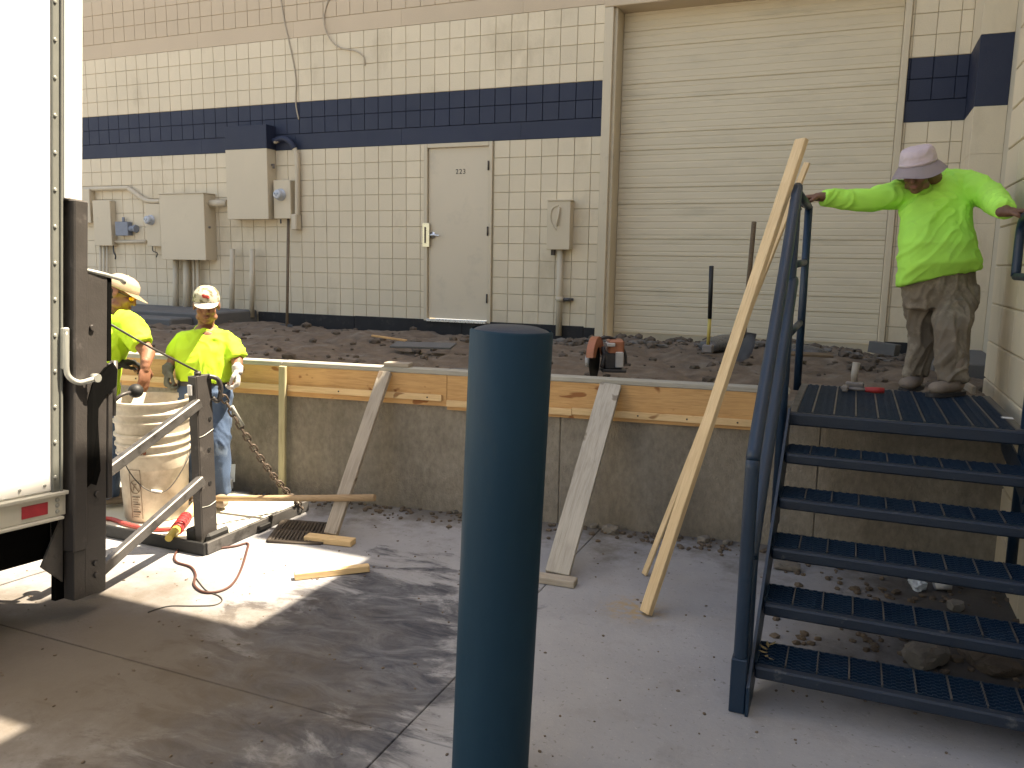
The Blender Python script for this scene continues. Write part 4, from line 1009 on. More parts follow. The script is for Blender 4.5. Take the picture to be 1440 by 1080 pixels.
# ---- bucket
bk_ = root('bucket', (-4.05,3.77,.055), 'dirty white ribbed plastic bucket on the platform between truck and workers', 'bucket')
bx, by_, z0 = -4.06, 3.80, .058
prof = [(.005,z0),(.185,z0),(.192,z0+.01),(.207,z0+.42),(.222,z0+.425),(.222,z0+.44),(.209,z0+.445),(.210,z0+.475),(.226,z0+.48),(.226,z0+.495),(.212,z0+.50),(.214,z0+.535),(.229,z0+.54),(.229,z0+.555),(.215,z0+.56),(.218,z0+.62),(.230,z0+.625),(.230,z0+.638),(.219,z0+.642),(.220,z0+.675),(.233,z0+.68),(.233,z0+.692),(.222,z0+.696),(.224,z0+.74),(.236,z0+.742),(.238,z0+.76),(.232,z0+.764),(.222,z0+.758),(.214,z0+.45),(.18,z0+.06),(.005,z0+.06)]
bm = BM(); lathe(bm, bx, by_, prof, 56); mk('pail', bm, M['bucket'], bk_)
cd = (V((0,0,0))-V((bx,by_,0))); ca = math.atan2(cd.y, cd.x)
def onb(ang, z, ex=.0035):   # a point on the bucket wall; ang measured from the camera-facing line, + = photo right
    r_ = .192+(.207-.192)*max(0,(z-z0))/.42+ex; a_ = ca+ang; return V((bx+r_*math.cos(a_), by_+r_*math.sin(a_), z))
bm = BM(); tube(bm, smoothpath([onb(-.85,.475,.03),onb(-.72,.40,.02),onb(-.45,.315,.012),onb(-.1,.262,.010),onb(.2,.255,.010),onb(.5,.30,.014),onb(.9,.42,.03),onb(1.35,.54,.035),onb(1.5,.60,.03)],6), .0036, 6); mk('bail_wire', bm, M['darkcable'], bk_)
bm = BM(); tube(bm, [onb(-.13,.272,.012),onb(.16,.257,.012)], .008, 8); mk('wire_grip', bm, M['whiteplastic'], bk_)
bm = BM(); zc=.29; ac=-.62
circ=[onb(ac+.17*math.cos(k*math.tau/28), zc+.042*math.sin(k*math.tau/28)) for k in range(29)]; tube(bm, circ, .0022, 5)
tube(bm, [onb(ac-.12,zc+.03),onb(ac,zc),onb(ac+.12,zc-.03)], .0022, 5)
tube(bm, smoothpath([onb(ac-.06,zc-.02),onb(ac-.02,zc+.012),onb(ac+.05,zc+.02)],3), .003, 5)
mk('warning_mark', bm, M['brownprint'], bk_)
bm = BM()
for da in (-.17,.19): tube(bm, [onb(ac+da,.40),onb(ac+da,.085)], .0016, 4)
for k in range(9):
    zz = .225-.016*k; tube(bm, [onb(ac-.12+.02*(k%2),zz),onb(ac-.0,zz),onb(ac+.13-.03*(k%3),zz)], .0016 if k%3 else .003, 4)
tube(bm, [onb(ac-.17,.40),onb(ac,.40),onb(ac+.19,.40)], .0016, 4)
mk('printed_label', bm, M['brownprint'], bk_)
bm = BM()
for k in range(7): tube(bm, [onb(-.45+.035*k,.505+.006*math.sin(k*2),.012),onb(-.43+.035*k,.515+.005*math.cos(k*3),.012)], .004, 4)
mk('marker_scrawl', bm, M['rustprint'], bk_)
# ---- red wrapped tool, hose, lumber, clear tray
pts = [ond(x,y,d) for x,y,d in ((120,742,5.0),(150,728,4.95),(178,736,4.93),(205,741,4.92),(240,742,4.95),(262,738,5.0))]
pts = [onz(x,y,.07) for x,y in ((110,735),(150,729),(178,737),(205,743),(235,744),(262,738))]
tag(tubeo('red_hose', smoothpath(pts,6), .013, M['redhose'], None, 10), 'red hose lying in front of the bucket on the platform', 'hose')
tl = root('wrapped_tool', tuple(onz(250,735,.08)), 'tool handle wrapped in red with a yellow end beside the bucket', 'tool handle')
a = onz(284,700,.10); b = onz(262,727,.09); c = onz(248,745,.085); d = onz(237,757,.08)
tubeo('wood_part', [a,b], .03, M['plank'], tl, 10); tubeo('red_wrap', [b,c], [.036,.034], M['redgrip'], tl, 12); tubeo('yellow_end', [c,d], [.028,.022], M['yellowhandle'], tl, 10)
for k in range(5):
    q = b.lerp(c,(k+.5)/5); ax = (c-b).normalized(); bm = BM(); cyl(bm, q-ax*.004, q+ax*.004, .038, 12); mk('wrap_band', bm, M['red_refl'], tl)
tr = root('clear_tray', tuple(onz(312,690,.055)), 'small clear bluish plastic tray with its lid up behind the lift post', 'tray')
c = onz(312,690,.055); c = V((c.x,c.y-.02,.056)); sd = V((.92,.39,0)); fd = V((-.39,.92,0))
def obox(name, x0,x1,y0,y1,za,zb, m, parent, bev=.003, tilt=0.):
    bm = BM(); box(bm, x0,x1,y0,y1,za,zb,bev)
    mw = Matrix(((sd.x,fd.x,0,c.x),(sd.y,fd.y,0,c.y),(0,0,1,c.z),(0,0,0,1))) @ Matrix.Rotation(tilt,4,'X')
    for v in bm.verts: v.co = mw @ v.co
    return mk(name, bm, m, parent)
obox('base', -.10,.07,-.06,-.05,0,.075, M['plastic'], tr); obox('base_side', .06,.07,-.049,.08,0,.075, M['plastic'], tr); obox('base_back', -.10,.059,.07,.08,0,.075, M['plastic'], tr); obox('contents', -.09,.055,-.045,.065,.005,.05, M['greybox'], tr)
obox('lid', -.105,.075,.085,.093,.06,.19, M['plastic'], tr, .002, R(-12))

# ================================================================== PEOPLE
def ball(bm, c, r_, sub=2):
    vsx = bmesh.ops.create_icosphere(bm, subdivisions=sub, radius=r_)['verts']
    for v in vsx: v.co += V(c)
def limb(bm, pts, rs, step=.4, sub=2):
    for i in range(len(pts)-1):
        a, b = V(pts[i]), V(pts[i+1]); L = (b-a).length; n_ = max(2, int(L/(min(rs[i],rs[i+1])*step)))
        for k in range(n_+1): t = k/n_; ball(bm, a.lerp(b,t), rs[i]+(rs[i+1]-rs[i])*t, sub)
def ell(bm, c, rr, X, Yv, Z, sub=3):
    vsx = bmesh.ops.create_icosphere(bm, subdivisions=sub, radius=1)['verts']
    for v in vsx: v.co = V(c)+X*v.co.x*rr[0]+Yv*v.co.y*rr[1]+Z*v.co.z*rr[2]
def loft(bm, rings, seg=28, p=2.3):
    """rings: (centre, a-vector, b-vector): superellipse sections, ends closed flat"""
    out = []
    for c, a, b in rings:
        row = []
        for k in range(seg):
            t = k*math.tau/seg; cs, sn = math.cos(t), math.sin(t)
            row.append(bm.verts.new(V(c)+V(a)*math.copysign(abs(cs)**(2/p),cs)+V(b)*math.copysign(abs(sn)**(2/p),sn)))
        out.append(row)
    for i in range(len(out)-1):
        for k in range(seg): bm.faces.new((out[i][k],out[i][(k+1)%seg],out[i+1][(k+1)%seg],out[i+1][k]))
    bm.faces.new(out[0][::-1]); bm.faces.new(out[-1])
def tubeloft(bm, pts, rs, seg=20):
    """closed tapered tube with flat ends, densified smoothly"""
    n_ = 5; P = smoothpath(pts, n_); rr = []
    for i in range(len(rs)-1):
        for k in range(n_): rr.append(rs[i]+(rs[i+1]-rs[i])*k/n_)
    rr.append(rs[-1]); tube(bm, P, rr, seg)
def organic(name, bm, voxel, m, parent, smooth=4, wr=0., wdir=None, wscale=9., seed=0, wr2=0.):
    """union all the bmesh's shapes into one continuous skin (voxel remesh), relax it, add cloth folds"""
    bmesh.ops.recalc_face_normals(bm, faces=bm.faces)
    me = bpy.data.meshes.new(name); bm.to_mesh(me); bm.free()
    o = bpy.data.objects.new(name, me); COL.objects.link(o)
    md = o.modifiers.new('r','REMESH'); md.mode='VOXEL'; md.voxel_size=voxel; md.use_smooth_shade=True
    if smooth: ms = o.modifiers.new('s','SMOOTH'); ms.factor=.5; ms.iterations=smooth
    dg = bpy.context.evaluated_depsgraph_get()
    m2 = bpy.data.meshes.new_from_object(o.evaluated_get(dg)); bpy.data.objects.remove(o); bpy.data.meshes.remove(me)
    if wr or wr2:
        off = V((seed*1.3, seed*.7, seed*2.1)); ns = [v.normal.copy() for v in m2.vertices]; co = [v.co.copy() for v in m2.vertices]
        wd_ = V(wdir).normalized() if wdir else None
        for i, v in enumerate(m2.vertices):
            q = co[i].copy()
            if wd_: q = q - wd_*q.dot(wd_)*.72           # folds run long along wdir
            wv = V((noise.noise(co[i]*4+off), noise.noise(co[i]*4.3-off), noise.noise(co[i]*3.7+off*2)))*.9
            f1 = max(0., 1-2.7*abs(noise.noise(q*wscale+off+wv)))**1.4                     # crisp ridges
            f2 = max(0., 1-3.2*abs(noise.noise(q*wscale*1.9-off+wv*1.3)))**1.4
            msk = .35+.65*max(0., min(1., .5+1.6*noise.noise(co[i]*3.1+off)))
            d = wr*msk*(f1*.9+f2*.45-.22) + wr2*noise.noise(co[i]*wscale*1.2+off)
            v.co = co[i]+ns[i]*d
    m2.name = name; m2.materials.clear(); setmat(m2, m); m2.polygons.foreach_set('use_smooth',[True]*len(m2.polygons))
    return link(name, m2, parent)
def frame(fwd, up_):
    f = V(fwd).normalized(); u_ = V(up_); u_ = (u_-f*u_.dot(f)).normalized(); r_ = f.cross(u_)   # r_ = the person's right
    return f, u_, r_
def head(bm, c, F, s=1.):
    f, u_, r_ = F; c = V(c)
    def P(a,b,d): return c+r_*a*s+f*b*s+u_*d*s
    ell(bm, P(0,-.012,.030), (.074*s,.094*s,.088*s), r_,f,u_)
    ell(bm, P(0,.026,-.035), (.060*s,.062*s,.078*s), r_,f,u_)
    ell(bm, P(0,.052,-.088), (.030*s,.028*s,.024*s), r_,f,u_, 2)      # chin
    ell(bm, P(0,.080,.030), (.050*s,.014*s,.012*s), r_,f,u_, 2)       # brow
    for sx in (-1,1):
        ell(bm, P(sx*.040,.066,-.020), (.022*s,.022*s,.022*s), r_,f,u_, 2)   # cheek
        ell(bm, P(sx*.050,.020,-.070), (.020*s,.038*s,.022*s), r_,f,u_, 2)   # jaw
        ell(bm, P(sx*.077,-.008,.000), (.010*s,.020*s,.034*s), r_,f,u_, 2)   # ear
    limb(bm, [P(0,.084,.018),P(0,.102,-.022)], [.009*s,.014*s])              # nose
    for sx in (-1,1): ball(bm, P(sx*.011,.092,-.026), .010*s)
    ell(bm, P(0,.082,-.055), (.024*s,.012*s,.007*s), r_,f,u_, 2)
    ell(bm, P(0,.079,-.066), (.020*s,.012*s,.008*s), r_,f,u_, 2)
    return P
def face_bits(P, F, parent, s=1., eyes=True, stubble=False):
    f,u_,r_ = F
    bm = BM(); ell(bm, P(0,.0885,-.0545), (.023*s,.0075*s,.0055*s), r_,f,u_, 2); ell(bm, P(0,.086,-.064), (.019*s,.008*s,.006*s), r_,f,u_, 2); mk('lips', bm, M['lips'], parent, True)
    if eyes:
        for sx in (-1,1):
            bm = BM(); ell(bm, P(sx*.031,.0745,.012), (.0135*s,.009*s,.0075*s), r_,f,u_, 2); e = mk('eye', bm, M['eyewhite'], parent, True)
            bm = BM(); ball(bm, P(sx*.031,.0805,.0115), .0052*s, 2); mk('iris', bm, M['iris'], e, True)
            bm = BM(); limb(bm, [P(sx*.014,.0915,.030),P(sx*.033,.0915,.035),P(sx*.052,.079,.029)], [.0045*s,.005*s,.003*s]); mk('eyebrow', bm, M['hair'], parent, True)
def hand(bm, wrist, d, pn, side, s=1., curl=(.5,.6,.4), spread=.0, thumb=.6, tcurl=.3):
    """wrist point, d = direction of the knuckles, pn = way the palm faces, side = thumb side"""
    d = V(d).normalized(); pn = V(pn); pn = (pn-d*pn.dot(d)).normalized(); sd_ = V(side); sd_ = (sd_-d*sd_.dot(d)-pn*sd_.dot(pn)).normalized(); w_ = V(wrist)
    limb(bm, [w_-d*.03*s, w_+d*.02*s], [.027*s,.026*s])
    ell(bm, w_+d*.055*s, (.041*s,.054*s,.017*s), sd_, d, pn, 3)
    ell(bm, w_+d*.035*s+sd_*.022*s+pn*.006*s, (.018*s,.034*s,.016*s), sd_, d, pn, 2)
    for k,(off,L0) in enumerate(((.030,.92),(.010,1.0),(-.011,.95),(-.031,.76))):
        p = w_+d*.092*s+sd_*off*s - d*abs(off-.005)*.25*s; ang = 0.; pts=[p-d*.02*s,p]; dirn = (d+sd_*off*spread*12).normalized()
        axis = dirn.cross(pn); c_ = 0
        for ph,(ln) in enumerate((.043,.027,.021)):
            c_ += curl[ph]*(1+.12*k); q = dirn*math.cos(c_)+pn*math.sin(c_); pts.append(pts[-1]+q*ln*L0*s)
        limb(bm, pts, [.0105*s,.0102*s,.0094*s,.0086*s,.0076*s], .45)
    tb = w_+d*.022*s+sd_*.030*s+pn*.004*s; q = (d*.62+sd_*.62+pn*thumb*.7).normalized(); q2 = (d*(.9)-sd_*tcurl+pn*thumb).normalized()
    limb(bm, [tb, tb+q*.042*s, tb+q*.042*s+q2*.030*s, tb+q*.042*s+q2*.052*s], [.0145*s,.0118*s,.0105*s,.0088*s], .45)
def shoe(bm, ankle, fwd, z, s=1.):
    f = V((fwd[0],fwd[1],0)).normalized(); r_ = V((f.y,-f.x,0)); a = V(ankle); u_ = V((0,0,1)); b = V((a.x,a.y,z))
    ell(bm, b+f*.055*s+u_*.038*s, (.047*s,.135*s,.038*s), r_,f,u_); ell(bm, b+f*.13*s+u_*.036*s, (.050*s,.062*s,.036*s), r_,f,u_)
    ell(bm, b-f*.03*s+u_*.05*s, (.040*s,.052*s,.052*s), r_,f,u_); limb(bm, [b+u_*.05*s, V((a.x,a.y,z+.17*s))], [.045*s,.052*s])
def sole(bm, ankle, fwd, z, s=1.):
    f = V((fwd[0],fwd[1],0)).normalized(); r_ = V((f.y,-f.x,0)); b = V((ankle[0],ankle[1],z))
    loft(bm, [(b+f*.055*s+V((0,0,.001)), r_*.052*s, f*.155*s), (b+f*.055*s+V((0,0,.024)), r_*.053*s, f*.156*s)], 28, 2.6)
def brim(bm, c, X, Yv, Z, ri, ro, drop, a0=0., a1=math.tau, thk=.003, seg=40, fx=1., wav=0.):
    """ring of fabric from the crown (ri) to the edge (ro): ri/ro = (x,y) radii, falling by drop"""
    full = abs(a1-a0) > 6.2; n_ = seg; g = []
    for k in range(n_ + (0 if full else 1)):
        t = a0+(a1-a0)*k/n_; row=[]
        for j in range(5):
            q = j/4; rx_ = ri[0]+(ro[0]-ri[0])*q; ry_ = ri[1]+(ro[1]-ri[1])*q
            row.append(bm.verts.new(V(c)+X*math.cos(t)*rx_+Yv*math.sin(t)*ry_-Z*(drop*q*q**.3+wav*q*math.sin(t*3+1))))
        g.append(row)
    fs=[]; m_ = len(g)
    for k in range(n_):
        for j in range(4): fs.append(bm.faces.new((g[k][j],g[(k+1)%m_][j],g[(k+1)%m_][j+1],g[k][j+1])))
    bmesh.ops.solidify(bm, geom=fs, thickness=thk)
def screen_vec(dx, dy): return (rt*dx - up.normalized()*(-dy) if False else rt*dx + up*(-dy))   # photo pixels right/down -> world direction

# ---------------------------------------------------------------- worker coming down the steps
D3 = 4.99
def P3(x, y, off=0.): return ond(x, y, D3+off)
U = D3/FPX
view = ray(1320,350); view = view.normalized()
p3 = root('person', (.45,5.55,.97), 'person in bright green long-sleeved shirt, pale bucket hat and khaki trousers on the stair platform', 'person')
F3 = frame((-.30,-.90,-.42), (-.12,-.45,.88)); HC = P3(1291,243,-.15)
lh = V((rx+.0, 5.30, HZ+.034)); rh = V((qx, 5.10, 2.095))
bm = BM()
hp = head(bm, HC, F3, 1.0)
limb(bm, [P3(1318,278,.03), P3(1314,258,-.01), P3(1305,243,-.07)], [.048,.060,.064])
shR, shL = P3(1272,272,.0), P3(1352,262,.0)
elR, elL = P3(1219,282,-.06), P3(1392,276,-.15)
wrR, wrL = lh+V((.075,.02,.012)), V((qx-.075,5.11,2.022))
limb(bm, [P3(1320,285), P3(1320,340), P3(1322,385)], [.12,.14,.13], .5)
limb(bm, [P3(1320,300,.04), shR], [.05,.045]); limb(bm, [P3(1320,300,.04), shL], [.05,.045])
limb(bm, [shR, elR, wrR], [.050,.042,.029]); limb(bm, [shL, elL, wrL], [.050,.042,.029])
knR, anR = P3(1298,474,.12), V((.400,5.70,1.03)); knL, anL = P3(1339,462,-.16), V((.585,5.41,1.03))
limb(bm, [P3(1304,400,.03), knR, anR], [.075,.052,.040]); limb(bm, [P3(1342,400,.02), knL, anL], [.075,.052,.040])
hand(bm, wrR, (-1,-.12,-.05), (-.1,-.0,-1), (0,-1,0), 1.02, (.55,.75,.5), .1, .5)
hand(bm, wrL, (.85,-.15,.0), (.15,.0,-1), (0,-1,0), 1.02, (.6,.75,.5), .1, .5)
organic('body', bm, .0052, M['skin_dark'], p3, 3)
face_bits(hp, F3, p3)
# shirt
R3 = screen_vec(1,0).normalized(); DV = V((view.x,view.y,0)).normalized()
def ring3(x, y, hw, dp, tilt=0., off=0., lift=0.): return (P3(x,y,off), (R3*1+V((0,0,tilt)))*hw*U, DV*dp+V((0,0,lift)))
bm = BM()
loft(bm, [ring3(1311,255,17,.080,.72,-.02,.055), ring3(1313,260,30,.105,.52,-.01,.045), ring3(1314,269,42,.128,.34,0,.02), ring3(1316,285,49,.15,.18,-.01), ring3(1316,312,51,.175,.08,-.04), ring3(1318,342,54,.205,0,-.07), ring3(1321,370,57,.205,.05,-.06), ring3(1321,389,57,.175,.22,-.03)], 36)
tubeloft(bm, [P3(1300,272,.0), shR, P3(1245,277,-.03), elR, elR.lerp(wrR,.5)+V((0,0,-.004)), elR.lerp(wrR,.93)], [.088,.088,.078,.066,.056,.046])
tubeloft(bm, [P3(1332,262,.0), shL, P3(1374,267,-.07), elL, elL.lerp(wrL,.5), elL.lerp(wrL,.9)], [.090,.096,.092,.080,.068,.054])
organic('shirt', bm, .008, M['hivis_dirty'], p3, 3, .017, (.7,.0,1), 7.5, 3, .004)
bm = BM(); tube(bm, [P3(1311,256,-.02)+(R3+V((0,0,.72)))*.074*math.cos(k*math.tau/28)+(DV*.082+V((0,0,.055)))*math.sin(k*math.tau/28) for k in range(29)], .009, 6); mk('collar', bm, M['hivis'], p3, True)
# trousers
bm = BM()
def leg(bm, pts): 
    loft(bm, [(c, R3*hw*U, DV*dp) for c, hw, dp in pts], 26, 2.1)
loft(bm, [ring3(1322,382,49,.155), ring3(1322,400,51,.16), ring3(1322,420,50,.15), ring3(1322,432,47,.13)], 30)
leg(bm, [(P3(1302,405,.03),28,.12),(P3(1298,435,.07),24,.112),(knR,19.5,.092),(knR.lerp(anR,.4),18.5,.085),(knR.lerp(anR,.75),17.5,.078),(anR+V((0,0,.015)),17.5,.080)])
leg(bm, [(P3(1344,402,.0),33,.13),(P3(1344,430,-.06),29,.120),(knL,24.5,.105),(knL.lerp(anL,.4),22,.092),(knL.lerp(anL,.75),20.5,.084),(anL+V((0,0,.035)),20.5,.084)])
organic('trousers', bm, .008, M['khaki'], p3, 2, .020, (.35,.05,1), 8, 8, .005)
for an, fw_, zz in ((anL,(-.62,-.78),.974),(anR,(-.35,-1),.955)):
    bm = BM(); shoe(bm, an, fw_, zz+.012, 1.06); sh_ = organic('boot', bm, .006, M['boot'], p3, 3, 0,None,9,0,.003)
    bm = BM(); sole(bm, an, fw_, zz, 1.06); mk('sole', bm, M['saw_dark'], sh_)
    bm = BM(); f_ = V((fw_[0],fw_[1],0)).normalized()
    for k in range(4):
        q = V((an.x,an.y,zz))+f_*(.045+.022*k)+V((0,0,.112-.014*k)); s_v = V((f_.y,-f_.x,0)); tube(bm, [q-s_v*.026,q+V((0,0,.008)),q+s_v*.026], .003, 5)
    mk('lace', bm, M['khaki'], sh_)
# bucket hat
f,u_,r_ = F3
hu = (u_*.93-f*.10-r_*-.10).normalized(); hx = r_-hu*r_.dot(hu); hx.normalize(); hf = hu.cross(hx)
hcn = HC+u_*.054-f*.004
bm = BM()
loft(bm, [(hcn, hx*.100, hf*.118), (hcn+hu*.03, hx*.097, hf*.115), (hcn+hu*.075, hx*.088, hf*.104), (hcn+hu*.092, hx*.078, hf*.092), (hcn+hu*.098, hx*.05, hf*.06)], 32, 2.1)
hat = organic('bucket_hat', bm, .0065, M['hat'], p3, 3, .004, None, 14, 4, .003)
bm = BM(); brim(bm, hcn+hu*.004, hx, hf, hu, (.099,.117), (.150,.168), .060, wav=.010); mk('hat_brim', bm, M['hat'], hat, True)
bm = BM(); loft(bm, [(hcn+hu*.004, hx*.1025, hf*.1205), (hcn+hu*.022, hx*.1015, hf*.1195)], 32, 2.1); mk('hat_band', bm, M['hat'], hat, True)

# ---------------------------------------------------------------- worker facing the camera, camo cap
D2 = 5.45
def P2(x, y, off=0.): return ond(x, y, D2+off)
U2 = D2/FPX; view = ray(290,480).normalized(); DV2 = V((view.x,view.y,0)).normalized(); RV2 = V((DV2.y,-DV2.x,0))
p2 = root('person', (P2(288,600).x,P2(288,600).y,.055), 'person in yellow-green T-shirt, camo cap, work gloves and jeans behind the bucket', 'person')
F2 = frame(-DV2*.9+RV2*-.05+V((0,0,-.16)), V((0,0,1))-DV2*.3); HC2 = P2(290.5,430,-.06)
bm = BM(); hp = head(bm, HC2, F2, 1.0)
limb(bm, [P2(290,474,.03), P2(290,446,-.01)], [.052,.056])
sR, sL = P2(263,480,.02), P2(317,480,.02); eR, eL = P2(246,503,-.02), P2(333,503,-.02); wR, wL = P2(236,521,-.10), P2(334,521,-.08)
limb(bm, [P2(290,478), P2(290,520), P2(287,545)], [.11,.12,.12], .5)
limb(bm, [P2(290,488,.02), sR, eR, wR], [.045,.045,.043,.029]); limb(bm, [P2(290,488,.02), sL, eL, wL], [.045,.045,.043,.029])
hand(bm, wR, -up+RV2*-.1-DV2*.25, RV2*.8+DV2*.2, -DV2, .86, (.7,.9,.6), 0, .4); hand(bm, wL, -up-DV2*.2+RV2*.0, -RV2*.8+DV2*.2, -DV2, .86, (.7,.9,.6), 0, .4)
knl, anl = P2(274,622,-.05), P2(277,0,0); gz=.058
fR, fL = V((*P2(277,640).xy,gz)), V((*P2(308,640).xy,gz))
limb(bm, [P2(275,550), P2(275,622,-.04), fR+V((0,0,.08))], [.085,.058,.042]); limb(bm, [P2(303,550), P2(309,622,-.04), fL+V((0,0,.08))], [.085,.058,.042])
organic('body', bm, .0055, M['skin'], p2, 3); face_bits(hp, F2, p2)
bm = BM()
def ring2(x,y,hw,dp,tilt=0.,off=0.): return (P2(x,y,off), (RV2+V((0,0,tilt)))*hw*U2, DV2*dp)
loft(bm, [ring2(290,462,15,.060,0,-.01), ring2(290,465,23,.085), ring2(290,473,34,.108), ring2(290,488,40,.13), ring2(290,508,40,.135), ring2(288,525,37,.135), ring2(288,534,36,.132,-.06)], 34)
tubeloft(bm, [P2(276,477), sR, P2(253,491,0), P2(247.5,503,-.01)], [.060,.068,.067,.070]); tubeloft(bm, [P2(304,477), sL, P2(327,491,0), P2(332.5,504,-.01)], [.060,.068,.067,.070])
organic('shirt', bm, .008, M['hivis_yellow'], p2, 3, .016, (.5,0,1), 8, 11, .004)
bm = BM(); tube(bm, [P2(290,463.5,-.01)+RV2*.066*math.cos(k*math.tau/24)+(DV2*.062+V((0,0,.028)))*math.sin(k*math.tau/24) for k in range(25)], .012, 8); mk('collar', bm, M['hivis_yellow'], p2, True)
bm = BM()
loft(bm, [ring2(287,530,33,.12), ring2(287,548,35,.13), ring2(288,562,35,.125)], 28)
for xk, ft in ((274,fR),(307,fL)):
    loft(bm, [(P2(xk+1,548), RV2*.088, DV2*.11),(P2(xk,585), RV2*.080, DV2*.092),(P2(xk+1,622,-.03), RV2*.072, DV2*.08),(P2(xk+2,665), RV2*.066, DV2*.07),(ft+V((0,0,.07)), RV2*.064, DV2*.07)], 22, 2.1)
organic('jeans', bm, .009, M['jeans'], p2, 4, .010, (0,0,1), 10, 5, .004)
bm = BM(); loft(bm, [ring2(287,533,34.5,.126), ring2(287,539,35,.128)], 30); mk('belt', bm, M['blacksteel'], p2)
for ft in (fR,fL):
    bm = BM(); shoe(bm, ft, (-DV2.x,-DV2.y), gz+.01); organic('boot', bm, .007, M['boot'], p2, 3)
for w_, d_, pn_, m_ in ((wR,-up+RV2*-.1-DV2*.25,RV2*.8+DV2*.2,'glove_dark'),(wL,-up-DV2*.2,-RV2*.8+DV2*.2,'glove')):
    bm = BM(); hand(bm, w_, d_, pn_, -DV2, 1.02, (.7,.9,.6), 0, .4)
    d_ = V(d_).normalized(); tubeloft(bm, [w_-d_*.032, w_-d_*.01, w_+d_*.02], [.038,.035,.033]); organic('glove', bm, .006, M[m_], p2, 2, .004, None, 22, 2)
def ball_cap(parent, C, F, m, mb, tilt=0., logo=None, s=1.):
    f,u_,r_ = F; c = C+u_*.032-f*.008
    bm = BM(); loft(bm, [(c+r_*0, r_*.086*s, f*.105*s),(c+u_*.03, r_*.0855*s, f*.104*s),(c+u_*.06, r_*.078*s, f*.094*s),(c+u_*.085, r_*.058*s, f*.070*s),(c+u_*.098, r_*.03*s, f*.036*s)], 32, 2.05)
    cp = organic('cap', bm, .0065, M[m], parent, 3, .0, None, 10, 0, .003)
    bm = BM(); g=[]
    for k in range(15):
        t = R(18)+R(144)*k/14; row=[]
        for j in range(6):
            q = j/5; ex = .075*q*math.sin(math.pi*k/14)**.35
            x = math.cos(t)*(.083+.0*q); y = math.sin(t)*.102+ex
            row.append(bm.verts.new(c+r_*x*s+f*y*s+u_*(.010-.30*ex-.9*x*x)))
        g.append(row)
    fs=[]
    for k in range(14):
        for j in range(5): fs.append(bm.faces.new((g[k][j],g[k+1][j],g[k+1][j+1],g[k][j+1])))
    bmesh.ops.solidify(bm, geom=fs, thickness=.004); mk('cap_visor', bm, M[mb], cp, True)
    bm = BM(); ell(bm, c+u_*.099, (.008,.008,.005), r_, f, u_, 2); mk('cap_button', bm, M[m], cp, True)
    return c, cp
c, cp = ball_cap(p2, HC2, F2, 'cap_camo', 'cap_white')
f,u_,r_ = F2
bm = BM()
for dx,dz_,ww,hh in ((0,.052,.024,.012),(.012,.060,.012,.008),(-.014,.044,.012,.007)): ell(bm, c+f*(.103-.10*max(0,dz_-.03))+r_*dx+u_*dz_, (ww,.006,hh), r_, f, u_, 2)
mk('cap_emblem', bm, M['red_logo'], cp, True)
bm = BM(); ell(bm, HC2-f*.045+u_*.0, (.070,.055,.050), r_,f,u_,3); mk('hair', bm, M['hair'], p2, True)

# ---------------------------------------------------------------- worker bending over the bucket, tan cap
D1 = 5.42
def P1(x, y, off=0.): return ond(x, y, D1+off)
U1 = D1/FPX; view = ray(175,470).normalized(); DV1 = V((view.x,view.y,0)).normalized(); RV1 = V((DV1.y,-DV1.x,0))
p1 = root('person', (P1(138,640).x,P1(138,640).y,.055), 'person in tan cap and yellow shirt half behind the black column, reaching over the bucket', 'person')
F1 = frame(RV1*.84-DV1*.32+V((0,0,-.42)), V((0,0,1))+RV1*.35); HC1 = P1(170,414,-.0)
bm = BM(); hp = head(bm, HC1, F1, 1.02)
limb(bm, [P1(156,452,.03), P1(163,430,.02)], [.062,.060])
s1, e1, w1 = P1(184,461,-.10), P1(208,497,-.14), P1(204,515,-.22)
s2, e2, w2 = P1(140,470,.20), P1(150,505,.15), P1(163,512,-.05)
limb(bm, [P1(155,470), P1(142,510), P1(136,555)], [.12,.125,.125], .5)
limb(bm, [P1(160,462), s1, e1, w1], [.075,.060,.047,.031]); limb(bm, [P1(155,468), s2, e2, w2], [.075,.056,.043,.030])
hand(bm, w1, -up+RV1*-.05, -RV1*.55+DV1*.8, RV1*.7-DV1*.3, 1.05, (.22,.4,.3), .15, .3)
hand(bm, w2, RV1*.9+V((0,0,.1)), V((0,0,-1)), -DV1, 1.0, (.6,.7,.5), 0, .4)
f1a, f1b = V((*P1(130,640,.05).xy,.058)), V((*P1(148,640,-.08).xy,.058))
limb(bm, [P1(130,560,.06), P1(138,625,.05), f1a+V((0,0,.08))], [.09,.06,.043]); limb(bm, [P1(142,560,-.06), P1(154,625,-.1), f1b+V((0,0,.08))], [.09,.06,.043])
organic('body', bm, .0055, M['skin'], p1, 3); face_bits(hp, F1, p1, 1.02, False)
bm = BM()
def ring1(x,y,hw,dp,tilt=0.,off=0.): return (P1(x,y,off), (RV1+V((0,0,tilt)))*hw*U1, DV1*dp)
loft(bm, [ring1(158,444,17,.085,-.3), ring1(158,452,26,.15,-.3), ring1(155,466,31,.20,-.25), ring1(148,490,29,.19,-.15), ring1(142,515,27,.17), ring1(138,540,27,.165), ring1(138,556,27,.165)], 32)
tubeloft(bm, [P1(168,456,-.06), s1, P1(193,474,-.12), P1(200,485,-.135)], [.085,.087,.079,.076]); tubeloft(bm, [P1(152,466,.12), s2, P1(145,490,.18)], [.09,.088,.082])
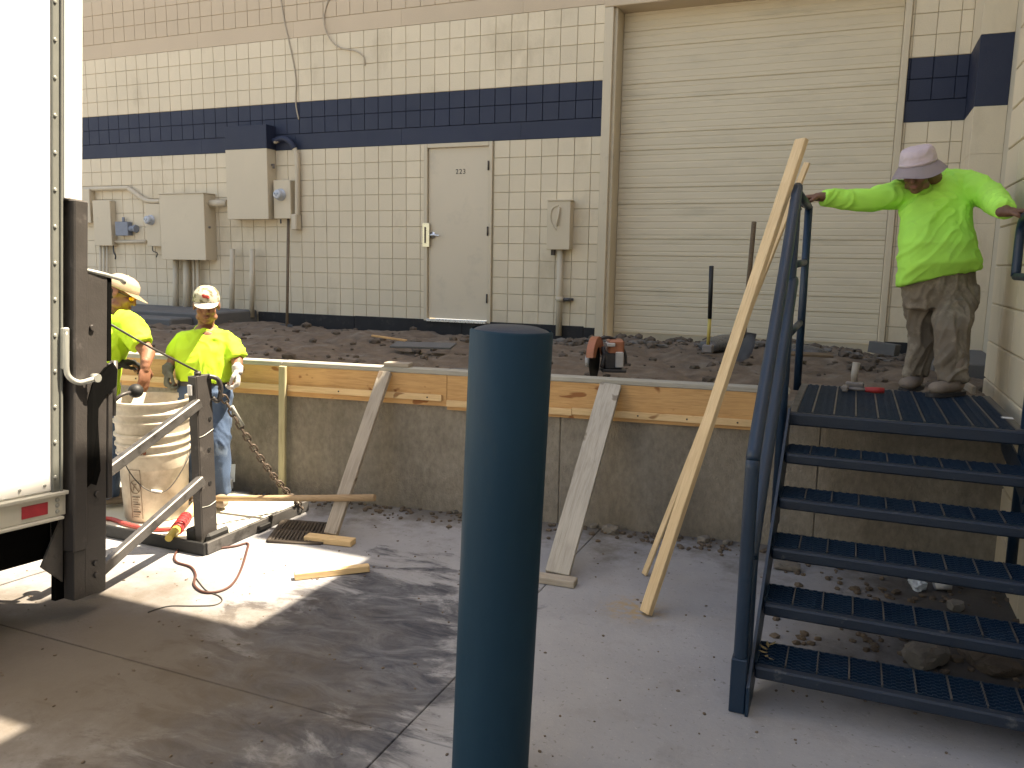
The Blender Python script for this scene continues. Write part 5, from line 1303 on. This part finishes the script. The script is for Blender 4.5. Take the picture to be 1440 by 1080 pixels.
organic('shirt', bm, .008, M['hivis_yellow'], p1, 3, .018, (.7,0,1), 8, 17, .004)
bm = BM(); loft(bm, [ring1(137,548,25,.155), ring1(137,575,26,.16)], 26)
for xa, xb, oo, ft in ((131,138,.06,f1a),(143,155,-.08,f1b)):
    loft(bm, [(P1(xa,570,oo), RV1*.10, DV1*.10),(P1((xa+xb)/2,600,oo), RV1*.088, DV1*.09),(P1(xb,628,oo), RV1*.078, DV1*.08),(P1(xb-4,665,oo), RV1*.07, DV1*.07),(ft+V((0,0,.07)), RV1*.07, DV1*.07)], 22, 2.1)
organic('jeans', bm, .009, M['jeans'], p1, 4, .010, (0,0,1), 10, 9, .004)
for ft in (f1a,f1b):
    bm = BM(); shoe(bm, ft, (RV1.x,RV1.y), .068); organic('boot', bm, .007, M['boot'], p1, 3)
bm = BM(); hand(bm, w2, RV1*.9+V((0,0,.1)), V((0,0,-1)), -DV1, 1.18, (.6,.7,.5), 0, .4); tubeloft(bm, [w2-RV1*.06, w2-RV1*.02, w2+RV1*.02],[.042,.038,.034]); organic('glove', bm, .006, M['glove_black'], p1, 2, .004, None, 22, 2)
c, cp = ball_cap(p1, HC1, F1, 'cap_tan', 'cap_tan', s=1.06)
f,u_,r_ = F1
bm = BM(); ell(bm, HC1-f*.040+u_*.0, (.074,.060,.055), r_,f,u_,3); mk('hair', bm, M['hair'], p1, True)
bm = BM(); tube(bm, [hp(.080,.0,.014),hp(.074,.05,.014),hp(.062,.078,.016)], .0035, 6); tube(bm, [hp(-.080,.0,.014),hp(-.074,.05,.014),hp(-.062,.078,.016)], .0035, 6); tube(bm, [hp(-.064,.078,.020),hp(-.03,.092,.024),hp(.03,.092,.024),hp(.064,.078,.020)], .004, 6); sg = mk('sunglasses', bm, M['black'], p1)
for sx in (-1,1):
    bm = BM(); ell(bm, hp(sx*.036,.0835,.008), (.026,.008,.017), (r_*.92-f*.38*sx).normalized(), (f*.92+r_*.38*sx).normalized(), u_, 3); mk('lens', bm, M['amber'], sg, True)
